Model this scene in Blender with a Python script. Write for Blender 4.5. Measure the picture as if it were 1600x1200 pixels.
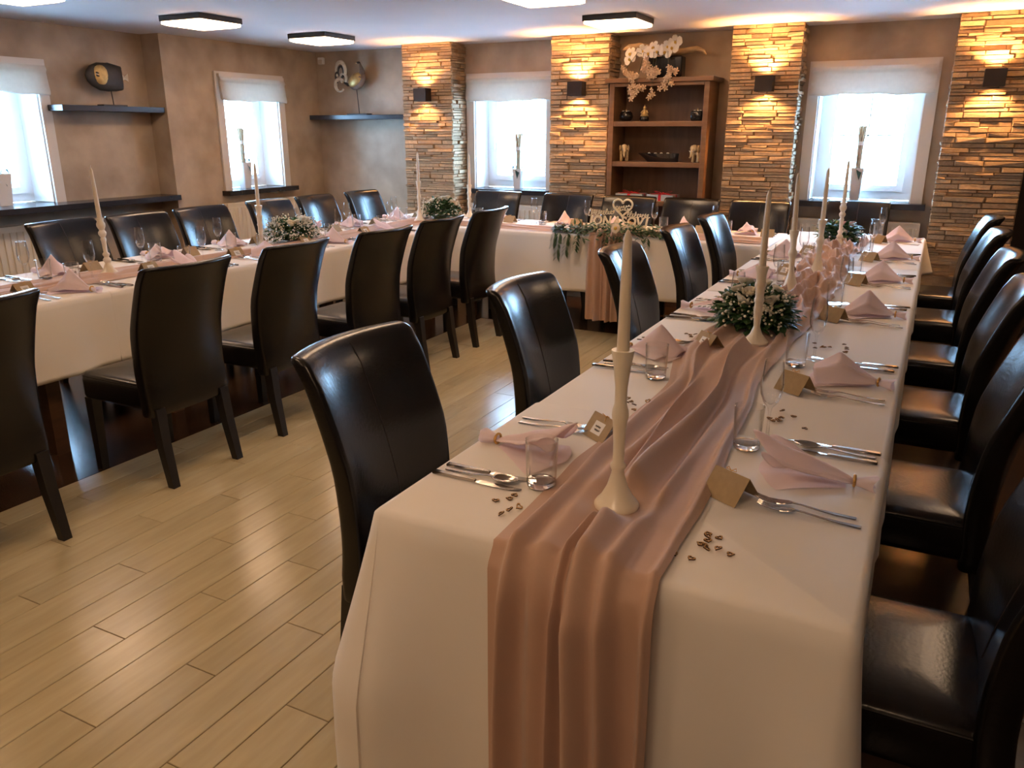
import bpy, bmesh, math, random
import numpy as np
from mathutils import Vector, Matrix, noise
PI = math.pi
scene = bpy.context.scene
for o in list(bpy.data.objects):
    bpy.data.objects.remove(o)

# ------------------------------------------------------------------ camera
cam_d = bpy.data.cameras.new('camera')
cam_d.sensor_fit = 'HORIZONTAL'; cam_d.sensor_width = 36.0
cam_d.lens = 1253.0 * 36.0 / 1600.0
cam_d.clip_start = 0.02; cam_d.clip_end = 200
cam = bpy.data.objects.new('camera', cam_d)
scene.collection.objects.link(cam)
cam.location = (0, 0, 1.515)
cam.rotation_euler = (PI/2 - 0.3060, 0, 0.4746)
scene.camera = cam

# ------------------------------------------------------------------ world, exposure
world = bpy.data.worlds.new('overcast_sky'); scene.world = world
world.use_nodes = True
wn = world.node_tree.nodes; wl = world.node_tree.links
bg = wn['Background']
bg.inputs['Color'].default_value = (0.40, 0.685, 1.0, 1)
bg.inputs['Strength'].default_value = 46.0
scene.view_settings.view_transform = 'Standard'
scene.view_settings.look = 'None'
scene.view_settings.gamma = 1.0
scene.view_settings.use_curve_mapping = False
scene.view_settings.exposure = 0.2
scene.cycles.use_denoising = True
scene.cycles.transparent_max_bounces = 20
scene.cycles.max_bounces = 10
scene.cycles.diffuse_bounces = 5
scene.cycles.caustics_reflective = False
scene.cycles.caustics_refractive = False
scene.cycles.sample_clamp_indirect = 30.0

LED_STRENGTH = 17.0
LED_COL = (1.0, 0.655, 0.40)
SCONCE_W = 30.0
SCONCE_COL = (1.0, 0.50, 0.18)

COL = scene.collection

# ------------------------------------------------------------------ helpers
class MB:
    def __init__(s): s.v = []; s.f = []
    def add(s, vs, fs):
        b = len(s.v); s.v += [tuple(map(float, p)) for p in vs]; s.f += [tuple(i + b for i in f) for f in fs]; return s
    def box(s, x0, x1, y0, y1, z0, z1):
        return s.add([(x0,y0,z0),(x1,y0,z0),(x1,y1,z0),(x0,y1,z0),(x0,y0,z1),(x1,y0,z1),(x1,y1,z1),(x0,y1,z1)],
              [(0,3,2,1),(4,5,6,7),(0,1,5,4),(1,2,6,5),(2,3,7,6),(3,0,4,7)])
    def loft(s, rings, cap0=True, cap1=True, closed=True):
        n = len(rings[0]); b = []
        for r in rings: b += list(r)
        fs = []
        m = n if closed else n - 1
        for k in range(len(rings) - 1):
            for i in range(m):
                j = (i + 1) % n
                fs.append((k*n+i, k*n+j, (k+1)*n+j, (k+1)*n+i))
        if cap0: fs.append(tuple(reversed(range(n))))
        if cap1: fs.append(tuple(range((len(rings)-1)*n, len(rings)*n)))
        return s.add(b, fs)
    def lathe(s, prof, n=20, c=(0,0,0), cap0=True, cap1=True):
        rings = [[(c[0]+r*math.cos(2*PI*i/n), c[1]+r*math.sin(2*PI*i/n), c[2]+z) for i in range(n)] for r, z in prof]
        return s.loft(rings, cap0, cap1)
    def tube(s, pts, r, n=6, caps=True):
        pts = [Vector(p) for p in pts]
        if not hasattr(r, '__len__'): r = [r]*len(pts)
        rings = []; up = Vector((0.13, 0.21, 1))
        for i, p in enumerate(pts):
            d = (pts[min(i+1, len(pts)-1)] - pts[max(i-1, 0)])
            if d.length < 1e-9: d = Vector((0,0,1))
            d.normalize()
            a = d.cross(up)
            if a.length < 1e-3: a = d.cross(Vector((1,0,0)))
            a.normalize(); b2 = d.cross(a)
            rings.append([tuple(p + (a*math.cos(2*PI*k/n) + b2*math.sin(2*PI*k/n))*r[i]) for k in range(n)])
        return s.loft(rings, caps, caps)
    def grid(s, fn, nu, nv):
        vs = [fn(i/nu, j/nv) for j in range(nv+1) for i in range(nu+1)]
        w = nu+1
        return s.add(vs, [(j*w+i, j*w+i+1, (j+1)*w+i+1, (j+1)*w+i) for j in range(nv) for i in range(nu)])
    def ellipsoid(s, c, r, nu=14, nv=9, rot=None):
        c = Vector(c); vs = []; fs = []
        for j in range(nv+1):
            th = PI*j/nv
            for i in range(nu):
                ph = 2*PI*i/nu
                p = Vector((r[0]*math.sin(th)*math.cos(ph), r[1]*math.sin(th)*math.sin(ph), r[2]*math.cos(th)))
                if rot: p = rot @ p
                vs.append(tuple(c+p))
        for j in range(nv):
            for i in range(nu):
                fs.append((j*nu+i, (j+1)*nu+i, (j+1)*nu+(i+1) % nu, j*nu+(i+1) % nu))
        return s.add(vs, fs)
    def xform(s, M):
        s.v = [tuple(M @ Vector(p)) for p in s.v]; return s
    def mesh(s, name, m, smooth=False):
        me = bpy.data.meshes.new(name)
        me.from_pydata(s.v, [], s.f)
        bm = bmesh.new(); bm.from_mesh(me)
        bmesh.ops.remove_doubles(bm, verts=bm.verts, dist=1e-6)
        bmesh.ops.recalc_face_normals(bm, faces=bm.faces)
        bm.to_mesh(me); bm.free()
        if m: me.materials.append(m)
        if smooth:
            for p in me.polygons: p.use_smooth = True
            try: me.set_sharp_from_angle(angle=smooth if smooth is not True else math.radians(50))
            except Exception: pass
        return me
    def build(s, name, m, parent=None, smooth=False):
        return link(name, s.mesh(name, m, smooth), parent)

def link(name, data, parent=None, loc=None, rotz=None):
    o = bpy.data.objects.new(name, data); COL.objects.link(o)
    if parent: o.parent = parent
    if loc is not None: o.location = loc
    if rotz is not None: o.rotation_euler = (0, 0, rotz)
    return o
def tag(o, label=None, cat=None, group=None, kind=None):
    if label: o['label'] = label
    if cat: o['category'] = cat
    if group: o['group'] = group
    if kind: o['kind'] = kind
    return o
def empty(name, loc=(0,0,0), rotz=0):
    o = bpy.data.objects.new(name, None); COL.objects.link(o)
    o.empty_display_size = 0.05
    o.location = loc; o.rotation_euler = (0, 0, rotz); return o
def copy_tree(o, parent=None):
    c = o.copy(); COL.objects.link(c)
    if parent: c.parent = parent
    for ch in list(o.children): copy_tree(ch, c)
    return c
class Proto:
    """first use moves the original, later uses copy it with its parts"""
    def __init__(s, o): s.o = o; s.used = False
    def place(s, loc, rotz, label, cat=None, group=None, tilt=None):
        o = s.o if not s.used else copy_tree(s.o); s.used = True
        o.location = loc; o.rotation_euler = (0, 0, rotz) if tilt is None else tilt
        tag(o, label, cat, group); return o
ORD = ['first','second','third','fourth','fifth','sixth','seventh','eighth','ninth']

def rr(w, t, r, ns=8, nc=3, bend=None):
    """rounded rectangle ring in xy: half-width w, half-depth t"""
    pts = []
    for (cx, cy, a0) in ((w-r, -t+r, -PI/2), (w-r, t-r, 0), (-w+r, t-r, PI/2), (-w+r, -t+r, PI)):
        for k in range(nc+1):
            a = a0 + PI/2*k/nc
            pts.append((cx+r*math.cos(a), cy+r*math.sin(a)))
    out = []
    n = len(pts)
    for i in range(n):
        p, q = pts[i], pts[(i+1) % n]
        out.append(p)
        if abs(p[1]-q[1]) < 1e-9 and abs(p[0]-q[0]) > r:
            for k in range(1, ns): out.append((p[0]+(q[0]-p[0])*k/ns, p[1]))
    return out
def rbox(mb, x0, x1, y0, y1, z0, z1, r, n=2):
    """box with rounded edges"""
    cx, cy = (x0+x1)/2, (y0+y1)/2; w, t = (x1-x0)/2, (y1-y0)/2
    rings = []
    seq = [(z0 + r - r*math.cos(PI/2*k/n), r - r*math.sin(PI/2*k/n)) for k in range(n+1)]
    seq += [(z1 - r + r*math.sin(PI/2*k/n), r - r*math.cos(PI/2*k/n)) for k in range(n+1)]
    for z, ins in seq:
        rings.append([(cx+x, cy+y, z) for x, y in rr(w-ins, t-ins, max(r-ins, 0.0004)+0.0003, 1, n)])
    return mb.loft(rings)

# ------------------------------------------------------------------ materials
def new_mat(name):
    m = bpy.data.materials.new(name); m.use_nodes = True
    return m, m.node_tree.nodes, m.node_tree.links, m.node_tree.nodes['Principled BSDF']
def mat(name, col, rough=0.5, metal=0.0, var=0.0, vscale=8.0, bump=0.0, bscale=40.0, coat=0.0, stretch=None, objvar=0.0, spec=0.5, sheen=0.0, col2=None, detail=4, transl=0.0):
    m, n, l, p = new_mat(name)
    p.inputs['Roughness'].default_value = rough
    p.inputs['Metallic'].default_value = metal
    p.inputs['Specular IOR Level'].default_value = spec
    p.inputs['Coat Weight'].default_value = coat
    p.inputs['Coat Roughness'].default_value = 0.15
    p.inputs['Sheen Weight'].default_value = sheen
    base = (col[0], col[1], col[2], 1)
    p.inputs['Base Color'].default_value = base
    tc = n.new('ShaderNodeTexCoord'); src = tc.outputs['Object']
    if stretch:
        mp = n.new('ShaderNodeMapping'); mp.inputs['Scale'].default_value = stretch
        l.new(src, mp.inputs['Vector']); src = mp.outputs['Vector']
    out = None
    if var > 0 or col2:
        nz = n.new('ShaderNodeTexNoise'); nz.inputs['Scale'].default_value = vscale; nz.inputs['Detail'].default_value = detail
        l.new(src, nz.inputs['Vector'])
        cr = n.new('ShaderNodeValToRGB')
        c2 = col2 or tuple(c*(1-var) for c in col)
        c1 = col if col2 else tuple(min(1, c*(1+var)) for c in col)
        cr.color_ramp.elements[0].position = 0.3; cr.color_ramp.elements[1].position = 0.7
        cr.color_ramp.elements[0].color = (*c2, 1); cr.color_ramp.elements[1].color = (*c1, 1)
        l.new(nz.outputs['Fac'], cr.inputs['Fac']); out = cr.outputs['Color']
    if objvar > 0:
        oi = n.new('ShaderNodeObjectInfo')
        mr = n.new('ShaderNodeMapRange'); mr.inputs['To Min'].default_value = 1-objvar; mr.inputs['To Max'].default_value = 1+objvar
        l.new(oi.outputs['Random'], mr.inputs['Value'])
        mx = n.new('ShaderNodeMix'); mx.data_type = 'RGBA'; mx.blend_type = 'MULTIPLY'; mx.inputs['Factor'].default_value = 1
        if out: l.new(out, mx.inputs['A'])
        else: mx.inputs['A'].default_value = base
        cb = n.new('ShaderNodeCombineColor')
        for k in ('Red', 'Green', 'Blue'): l.new(mr.outputs['Result'], cb.inputs[k])
        l.new(cb.outputs['Color'], mx.inputs['B']); out = mx.outputs['Result']
    if out: l.new(out, p.inputs['Base Color'])
    if bump > 0:
        nb = n.new('ShaderNodeTexNoise'); nb.inputs['Scale'].default_value = bscale; nb.inputs['Detail'].default_value = 5
        l.new(src, nb.inputs['Vector'])
        b = n.new('ShaderNodeBump'); b.inputs['Strength'].default_value = bump; b.inputs['Distance'].default_value = 0.01
        l.new(nb.outputs['Fac'], b.inputs['Height']); l.new(b.outputs['Normal'], p.inputs['Normal'])
    if transl > 0:
        tr = n.new('ShaderNodeBsdfTranslucent')
        if out: l.new(out, tr.inputs['Color'])
        else: tr.inputs['Color'].default_value = base
        ms = n.new('ShaderNodeMixShader'); ms.inputs['Fac'].default_value = transl
        l.new(p.outputs['BSDF'], ms.inputs[1]); l.new(tr.outputs['BSDF'], ms.inputs[2])
        l.new(ms.outputs['Shader'], n['Material Output'].inputs['Surface'])
    return m
def emit(name, col, strength):
    m, n, l, p = new_mat(name)
    p.inputs['Base Color'].default_value = (0.8, 0.8, 0.8, 1)
    p.inputs['Emission Color'].default_value = (*col, 1); p.inputs['Emission Strength'].default_value = strength
    return m
def thin_glass(name, tint=(0.97, 0.98, 0.98), ior=1.5, rough=0.0):
    m, n, l, p = new_mat(name); n.remove(p)
    t = n.new('ShaderNodeBsdfTransparent'); t.inputs['Color'].default_value = (*tint, 1)
    g = n.new('ShaderNodeBsdfGlossy'); g.inputs['Roughness'].default_value = rough
    lw = n.new('ShaderNodeLayerWeight'); lw.inputs['Blend'].default_value = 0.5
    pw = n.new('ShaderNodeMath'); pw.operation = 'POWER'; pw.inputs[1].default_value = 2.6
    l.new(lw.outputs['Facing'], pw.inputs[0])
    fr = n.new('ShaderNodeMapRange'); fr.inputs['To Min'].default_value = ((ior-1)/(ior+1))**2; fr.inputs['To Max'].default_value = 0.95
    l.new(pw.outputs['Value'], fr.inputs['Value'])
    ms = n.new('ShaderNodeMixShader')
    l.new(fr.outputs['Result'], ms.inputs['Fac']); l.new(t.outputs['BSDF'], ms.inputs[1]); l.new(g.outputs['BSDF'], ms.inputs[2])
    l.new(ms.outputs['Shader'], n['Material Output'].inputs['Surface'])
    return m

M = {}
M['wall'] = mat('tan_plaster', (0.53, 0.41, 0.29), 0.52, col2=(0.335, 0.245, 0.165), vscale=3.2, bump=0.12, bscale=14, detail=8)
M['ceiling'] = mat('ceiling_paint', (0.76, 0.72, 0.71), 0.8, var=0.03, vscale=1.5, bump=0.03, bscale=6)
M['plank'] = mat('pale_wood_plank', (0.48, 0.405, 0.25), 0.24, col2=(0.405, 0.335, 0.20), vscale=3.0, stretch=(9, 1.1, 1), bump=0.03, bscale=6, objvar=0.07, detail=6)
M['grout'] = mat('dark_joint', (0.10, 0.07, 0.04), 0.8, var=0.1)
M['darkfloor'] = mat('dark_brown_floor', (0.060, 0.030, 0.014), 0.20, col2=(0.04, 0.02, 0.01), vscale=4, stretch=(1, 6, 1), bump=0.02, bscale=10)
M['stone'] = mat('ledge_stone', (0.52, 0.36, 0.21), 0.75, col2=(0.34, 0.225, 0.125), vscale=9, bump=0.5, bscale=22, objvar=0.22)
M['mortar'] = mat('stone_backing', (0.13, 0.09, 0.055), 0.9, var=0.2)
M['leather'] = mat('black_brown_leather', (0.0055, 0.0045, 0.0045), 0.25, var=0.2, vscale=6, bump=0.05, bscale=110, spec=0.42)
M['seam'] = mat('leather_seam', (0.02, 0.014, 0.012), 0.5, var=0.1, vscale=60)
M['blackwood'] = mat('black_wood_leg', (0.010, 0.008, 0.007), 0.38, var=0.15, vscale=20)
M['cloth'] = mat('white_tablecloth', (0.80, 0.755, 0.70), 0.75, var=0.015, vscale=3, bump=0.05, bscale=7, sheen=0.1)
M['runner'] = mat('dusty_rose_fabric', (0.53, 0.34, 0.25), 0.62, var=0.05, vscale=4, bump=0.05, bscale=90, sheen=0.3, transl=0.08)
M['tablewood'] = mat('brown_table_wood', (0.07, 0.032, 0.014), 0.4, var=0.25, vscale=6, stretch=(1, 1, 6))
M['white'] = mat('white_painted', (0.88, 0.87, 0.86), 0.4, var=0.015, vscale=5)
M['casing'] = mat('white_casing', (0.68, 0.63, 0.58), 0.45, var=0.02, vscale=4)
M['pvc'] = mat('white_pvc', (0.90, 0.91, 0.92), 0.3, var=0.01)
M['blind'] = mat('cream_blind_fabric', (0.66, 0.61, 0.55), 0.8, var=0.03, vscale=30, transl=0.35, bump=0.03, bscale=60)
M['darksill'] = mat('dark_sill', (0.022, 0.018, 0.020), 0.25, var=0.2, vscale=10)
M['radiator'] = mat('cream_radiator', (0.70, 0.62, 0.50), 0.4, var=0.01)
M['pane'] = thin_glass('window_glass', (0.96, 0.98, 1.0), 1.45)
M['glass'] = thin_glass('drinking_glass', (0.985, 0.988, 0.988), 1.45)
M['solidglass'] = mat('solid_glass', (1, 1, 1), 0.02); M['solidglass'].node_tree.nodes['Principled BSDF'].inputs['Transmission Weight'].default_value = 1.0
M['steel'] = mat('cutlery_steel', (0.48, 0.44, 0.40), 0.18, metal=1.0, var=0.03, vscale=40)
M['candle'] = mat('cream_candle_wax', (0.80, 0.70, 0.55), 0.45, var=0.02, vscale=12, transl=0.15)
M['holder'] = mat('ivory_lacquer', (0.80, 0.72, 0.58), 0.28, var=0.015, vscale=10, coat=0.3)
M['napkin'] = mat('pale_pink_napkin', (0.90, 0.775, 0.80), 0.8, var=0.03, vscale=12, transl=0.30, bump=0.04, bscale=60)
M['goldring'] = mat('gold_twine', (0.62, 0.36, 0.10), 0.45, metal=0.4, var=0.2, vscale=80)
M['kraft'] = mat('kraft_card', (0.36, 0.255, 0.135), 0.7, var=0.08, vscale=60)
M['paper'] = mat('white_paper', (0.75, 0.72, 0.68), 0.6, var=0.02)
M['ink'] = mat('dark_ink', (0.03, 0.025, 0.02), 0.6, var=0.1)
M['heart'] = mat('laser_cut_wood', (0.45, 0.26, 0.10), 0.6, var=0.2, vscale=100)
M['heartedge'] = mat('burnt_wood_edge', (0.05, 0.022, 0.01), 0.7, var=0.2, vscale=100)
M['leaf'] = mat('dark_green_leaf', (0.030, 0.072, 0.022), 0.45, col2=(0.05, 0.12, 0.035), vscale=25, transl=0.15)
M['leaf2'] = mat('grey_green_leaf', (0.085, 0.13, 0.075), 0.5, col2=(0.05, 0.085, 0.05), vscale=25, transl=0.15)
M['rose'] = mat('cream_rose_petal', (0.80, 0.74, 0.60), 0.55, var=0.04, vscale=30, transl=0.2)
M['pinkrose'] = mat('blush_rose_petal', (0.78, 0.52, 0.47), 0.55, var=0.05, vscale=30, transl=0.2)
M['daisy'] = mat('pale_daisy_petal', (0.85, 0.74, 0.58), 0.5, var=0.03, transl=0.15)
M['yellow'] = mat('yellow_centre', (0.62, 0.40, 0.07), 0.7, var=0.15, vscale=80)
M['filler'] = mat('white_filler_blossom', (0.82, 0.76, 0.62), 0.6, var=0.04)
M['stem'] = mat('green_stem', (0.06, 0.08, 0.03), 0.6, var=0.2)
M['shelfdark'] = mat('charcoal_shelf', (0.020, 0.020, 0.026), 0.30, var=0.15, vscale=10)
M['bookwood'] = mat('reddish_brown_wood', (0.215, 0.108, 0.050), 0.42, col2=(0.15, 0.072, 0.031), vscale=5, stretch=(1, 1, 5))
M['bookback'] = mat('brown_back_board', (0.17, 0.08, 0.036), 0.5, col2=(0.12, 0.054, 0.022), vscale=4, stretch=(6, 1, 1))
M['sconce'] = mat('dark_bronze_metal', (0.035, 0.024, 0.020), 0.45, metal=0.4, var=0.1)
M['bulb'] = emit('sconce_bulb', SCONCE_COL, 14.0)
M['led'] = emit('led_diffuser', LED_COL, LED_STRENGTH)
M['lampframe'] = mat('black_lamp_frame', (0.02, 0.018, 0.018), 0.4, var=0.1)
M['gold'] = mat('antique_gold', (0.55, 0.37, 0.14), 0.42, metal=0.6, var=0.2, vscale=30, bump=0.2, bscale=50)
M['bronze'] = mat('dark_bronze_patina', (0.035, 0.033, 0.030), 0.5, var=0.3, vscale=20)
M['bronze2'] = mat('taupe_bronze', (0.20, 0.15, 0.12), 0.5, var=0.25, vscale=20)
M['ivory'] = mat('worn_ivory', (0.62, 0.56, 0.45), 0.55, var=0.12, vscale=40)
M['blackgloss'] = mat('black_glaze', (0.012, 0.011, 0.012), 0.15, var=0.2, vscale=30)
M['ele'] = mat('pale_carved_stone', (0.52, 0.38, 0.20), 0.7, var=0.18, vscale=60, bump=0.3, bscale=90)
M['gift'] = mat('silver_grey_gift_wrap', (0.42, 0.44, 0.44), 0.35, var=0.05, vscale=30)
M['ribbon'] = mat('red_ribbon', (0.55, 0.02, 0.025), 0.35, var=0.05)
M['drift'] = mat('pale_driftwood', (0.50, 0.36, 0.20), 0.7, col2=(0.32, 0.21, 0.11), vscale=20, stretch=(1, 8, 8), bump=0.3, bscale=20)
M['orchid'] = mat('white_orchid_petal', (0.84, 0.79, 0.68), 0.5, var=0.03, transl=0.2)
M['dried'] = mat('dried_brown_flower', (0.40, 0.26, 0.15), 0.7, col2=(0.62, 0.45, 0.30), vscale=60)
M['pot'] = mat('white_ceramic_pot', (0.78, 0.76, 0.75), 0.3, var=0.01)
M['stick'] = mat('dry_reed_stick', (0.40, 0.31, 0.20), 0.8, var=0.25, vscale=40)
M['orchidleaf'] = mat('blue_green_leaf', (0.02, 0.075, 0.08), 0.3, var=0.2)
M['soil'] = mat('potting_bark', (0.05, 0.03, 0.02), 0.9, var=0.4, vscale=60)
M['sign'] = mat('laser_cut_maple', (0.80, 0.70, 0.48), 0.55, var=0.05, vscale=40)
M['door'] = mat('added_dark_door', (0.028, 0.015, 0.009), 0.4, col2=(0.018, 0.010, 0.006), vscale=4, stretch=(6, 1, 1))
M['snow'] = mat('snow', (0.85, 0.88, 0.92), 0.8, var=0.03, vscale=3, bump=0.3, bscale=4)
M['bark'] = mat('winter_bark', (0.16, 0.14, 0.13), 0.9, var=0.3, vscale=20)

# ------------------------------------------------------------------ the room
YP, YW = 7.00, 7.29          # pillar fronts, back wall
XL, XN = -6.12, -6.34        # left wall, left niche
ZC = 2.315
XR, YB = 2.3, -3.6           # walls beside and behind the camera
EPS = 0.0

def wall_mesh(mb, axis, a0, a1, z0, z1, d0, d1, holes):
    """slab spanning a0..a1 along axis, d0..d1 thick, with rectangular holes (a0,a1,z0,z1)"""
    As = sorted({a0, a1, *[h[0] for h in holes], *[h[1] for h in holes]})
    Zs = sorted({z0, z1, *[h[2] for h in holes], *[h[3] for h in holes]})
    for i in range(len(As)-1):
        for j in range(len(Zs)-1):
            ca, cz = (As[i]+As[i+1])/2, (Zs[j]+Zs[j+1])/2
            if any(h[0] < ca < h[1] and h[2] < cz < h[3] for h in holes): continue
            if axis == 'x': mb.box(As[i], As[i+1], d0, d1, Zs[j], Zs[j+1])
            else: mb.box(d0, d1, As[i], As[i+1], Zs[j], Zs[j+1])
WZ0, WZ1 = 0.955, 1.97
WIN = {  # name: (axis, inner0, inner1, wall face)
    'window_1': ('y', 3.465, 4.225, XN),
    'window_2': ('y', 5.905, 6.645, XL),
    'window_3': ('x', -4.155, -3.365, YW),
    'window_4': ('x', -0.945, -0.165, YW)}
mb = MB(); wall_mesh(mb, 'x', -6.57, XR, 0, ZC, YW, YW+0.38, [(-4.155, -3.365, WZ0, WZ1), (-0.945, -0.165, WZ0, WZ1)])
tag(mb.build('wall_back', M['wall']), 'tan plaster back wall behind the stone pillars', 'wall', kind='structure')
mb = MB(); wall_mesh(mb, 'y', 5.255, YW, 0, ZC, XL-0.45, XL, [(5.905, 6.645, WZ0, WZ1)])
wall_mesh(mb, 'y', YB, 5.255, 0, ZC, XN-0.38, XN, [(3.465, 4.225, WZ0, WZ1)])
tag(mb.build('wall_left', M['wall']), 'tan plaster left wall with a shallow niche and two windows', 'wall', kind='structure')
tag(MB().box(XR, XR+0.2, YB, YW+0.3, 0, ZC).build('wall_right', M['wall']), 'tan plaster wall along the outer chair row', 'wall', kind='structure')
tag(MB().box(-6.8, XR+0.2, YB-0.2, YB, 0, ZC).build('wall_front', M['wall']), 'tan plaster wall behind the viewer', 'wall', kind='structure')
tag(MB().box(-6.72, XR+0.2, YB-0.2, YW+0.38, ZC, ZC+0.2).build('ceiling', M['ceiling']), 'pale grey low ceiling over the whole hall', 'ceiling', kind='structure')
# floor: joint bed, single planks, dark border
floor = tag(MB().box(-6.72, XR+0.2, YB-0.2, YW+0.38, -0.15, -0.003).build('floor', M['grout']), 'floor of pale planks inside a dark brown border', 'floor', kind='structure')
FX0, FX1, FY1 = -3.277, -0.52, 5.80
dk = MB()
dk.box(-6.6, FX0-0.003, YB, YW+0.1, -0.01, 0.0); dk.box(FX0-0.003, FX1, FY1+0.003, YW+0.1, -0.01, 0.0); dk.box(FX1, XR, YB, YW+0.1, -0.01, 0.0)
dk.build('dark_border', M['darkfloor'], floor)
rng = random.Random(3)
PLANKS = {}
def plank_mesh(w, L):
    k = (round(w, 4), round(L, 4))
    if k not in PLANKS:
        g = 0.0012; b = 0.0015
        m_ = MB()
        m_.loft([[(-w/2+g, -L/2+g, -0.009), (w/2-g, -L/2+g, -0.009), (w/2-g, L/2-g, -0.009), (-w/2+g, L/2-g, -0.009)],
                 [(-w/2+g, -L/2+g, -b), (w/2-g, -L/2+g, -b), (w/2-g, L/2-g, -b), (-w/2+g, L/2-g, -b)],
                 [(-w/2+g+b, -L/2+g+b, 0), (w/2-g-b, -L/2+g+b, 0), (w/2-g-b, L/2-g-b, 0), (-w/2+g+b, L/2-g-b, 0)]])
        PLANKS[k] = m_.mesh('plank', M['plank'])
    return PLANKS[k]
rest = MB()
PITCH, WIDE = 0.269, 0.150
cls = [0.16, 0.76, 0.46]
for i in range(-6, 7):
    for part in range(2):
        xa = -1.94 + PITCH*i + (0 if part == 0 else WIDE); xb = xa + (WIDE if part == 0 else PITCH-WIDE)
        off = cls[i % 3] if part == 0 else cls[(i+2) % 3]
        xa, xb = max(xa, FX0), min(xb, FX1)
        if xb - xa < 0.02: continue
        y = off - 0.9*6
        while y < FY1:
            ya, yb = max(y, YB), min(y+0.9, FY1); y += 0.9
            if yb - ya < 0.02: continue
            if yb < 0.1:
                rest.box(xa+.0012, xb-.0012, ya+.0012, yb-.0012, -0.009, 0); continue
            o = link('plank', plank_mesh(xb-xa, yb-ya), floor); o.location = ((xa+xb)/2, (ya+yb)/2, 0)
tag(rest.build('planks_behind', M['plank'], floor), kind='stuff')
# baseboards
tag(MB().box(XL, XR, YW-0.015, YW, 0, 0.13).build('baseboard_back', M['darksill']), 'dark baseboard along the back wall', 'baseboard', kind='structure')
m_ = MB(); m_.box(XL, XL+0.015, 5.255, YW, 0, 0.13); m_.box(XN, XN+0.015, YB, 5.25, 0, 0.13)
tag(m_.build('baseboard_left', M['darksill']), 'dark baseboard along the left wall', 'baseboard', kind='structure')

# stone pillars
STONES = []
for k in range(14):
    r = random.Random(100+k); j = lambda s: r.uniform(-s, s)
    m_ = MB()
    a = 0.10
    back = [(-.5, 0, -.5), (.5, 0, -.5), (.5, 0, .5), (-.5, 0, .5)]
    mid = [(-.5, -.55+j(.12), -.5+abs(j(.05))), (.5, -.55+j(.12), -.5+abs(j(.05))), (.5, -.55+j(.12), .5-abs(j(.05))), (-.5, -.55+j(.12), .5-abs(j(.05)))]
    fr_ = [(-.46+j(.02), -1+j(.15), -.40+j(.06)), (.46+j(.02), -1+j(.15), -.40+j(.06)), (.46+j(.02), -1+j(.15), .40+j(.06)), (-.46+j(.02), -1+j(.15), .40+j(.06))]
    m_.loft([back, mid, fr_], cap0=False)
    STONES.append(m_.mesh('stone', M['stone']))
def lay_stones(parent, a0, a1, z0, z1, place, seed, stuff=None):
    r = random.Random(seed); z = z0; n = 0
    while z < z1 - 0.008:
        h = min(r.choice([.018, .022, .026, .030, .034, .042]), z1-z)
        if z1 - z - h < 0.012: h = z1 - z
        a = a0; first = r.uniform(.06, .2)
        while a < a1 - 0.01:
            L = first if a == a0 else r.uniform(.11, .30)
            if a1 - a - L < 0.07: L = a1 - a
            d = r.uniform(.008, .034)
            if stuff is not None:
                place(None, (a+a+L)/2, z+h/2, L*.992, d, h*.93, stuff, r)
            else:
                o = link('stone', STONES[r.randrange(len(STONES))], parent); n += 1
                place(o, (a+a+L)/2, z+h/2, L*.992, d, h*.93, None, r)
            a += L
        z += h
    return n
def front_place(yf):
    def f(o, c, z, L, d, h, mbx, r):
        if o: o.location = (c, yf, z); o.scale = (L*(1 if r.random() < .5 else -1), d, h)
        else: mbx.box(c-L/2, c+L/2, yf-d, yf, z-h/2, z+h/2)
    return f
def side_place(xf, sgn):
    def f(o, c, z, L, d, h, mbx, r):
        if o:
            o.location = (xf, c, z); o.rotation_euler = (0, 0, sgn*PI/2); o.scale = (L, d, h)
        else:
            x0, x1 = sorted((xf, xf+sgn*d)); mbx.box(x0, x1, c-L/2, c+L/2, z-h/2, z+h/2)
    return f
PIL = [(-4.816, -4.249, 1), (-3.21, -2.651, 1), (-1.612, -1.061, 1), (-0.005, 0.555, -1)]
plab = ['ledge-stone pillar left of the first back window, beside the bird shelf', 'ledge-stone pillar between the back window and the bookcase',
        'ledge-stone pillar to the right of the bookcase', 'ledge-stone pillar at the far right, behind the outer chair row']
for i, (xa, xb, sd) in enumerate(PIL):
    s = 0.026
    p = tag(MB().box(xa+s, xb-s, YP+s, YW, 0, ZC).build('stone_pillar', M['mortar']), plab[i], 'pillar', 'ledge-stone pillars', 'structure')
    lay_stones(p, xa, xb, 0.60, ZC, front_place(YP+s), 40+i)
    if sd > 0: lay_stones(p, YP+s, YW-.002, 0.60, ZC, side_place(xb-s, 1), 60+i)
    else: lay_stones(p, YP+s, YW-.002, 0.60, ZC, side_place(xa+s, -1), 60+i)
    m_ = MB()
    lay_stones(p, xa, xb, 0.0, 0.60, front_place(YP+s), 80+i, m_)
    if sd > 0:
        lay_stones(p, YP+s, YW-.002, 0, .60, side_place(xb-s, 1), 90+i, m_); lay_stones(p, YP+s, YW-.002, 0, ZC, side_place(xa+s, -1), 95+i, m_)
    else:
        lay_stones(p, YP+s, YW-.002, 0, .60, side_place(xa+s, -1), 90+i, m_); lay_stones(p, YP+s, YW-.002, 0, ZC, side_place(xb-s, 1), 95+i, m_)
    tag(m_.build('lower_stones', M['stone'], p), kind='stuff')

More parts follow.
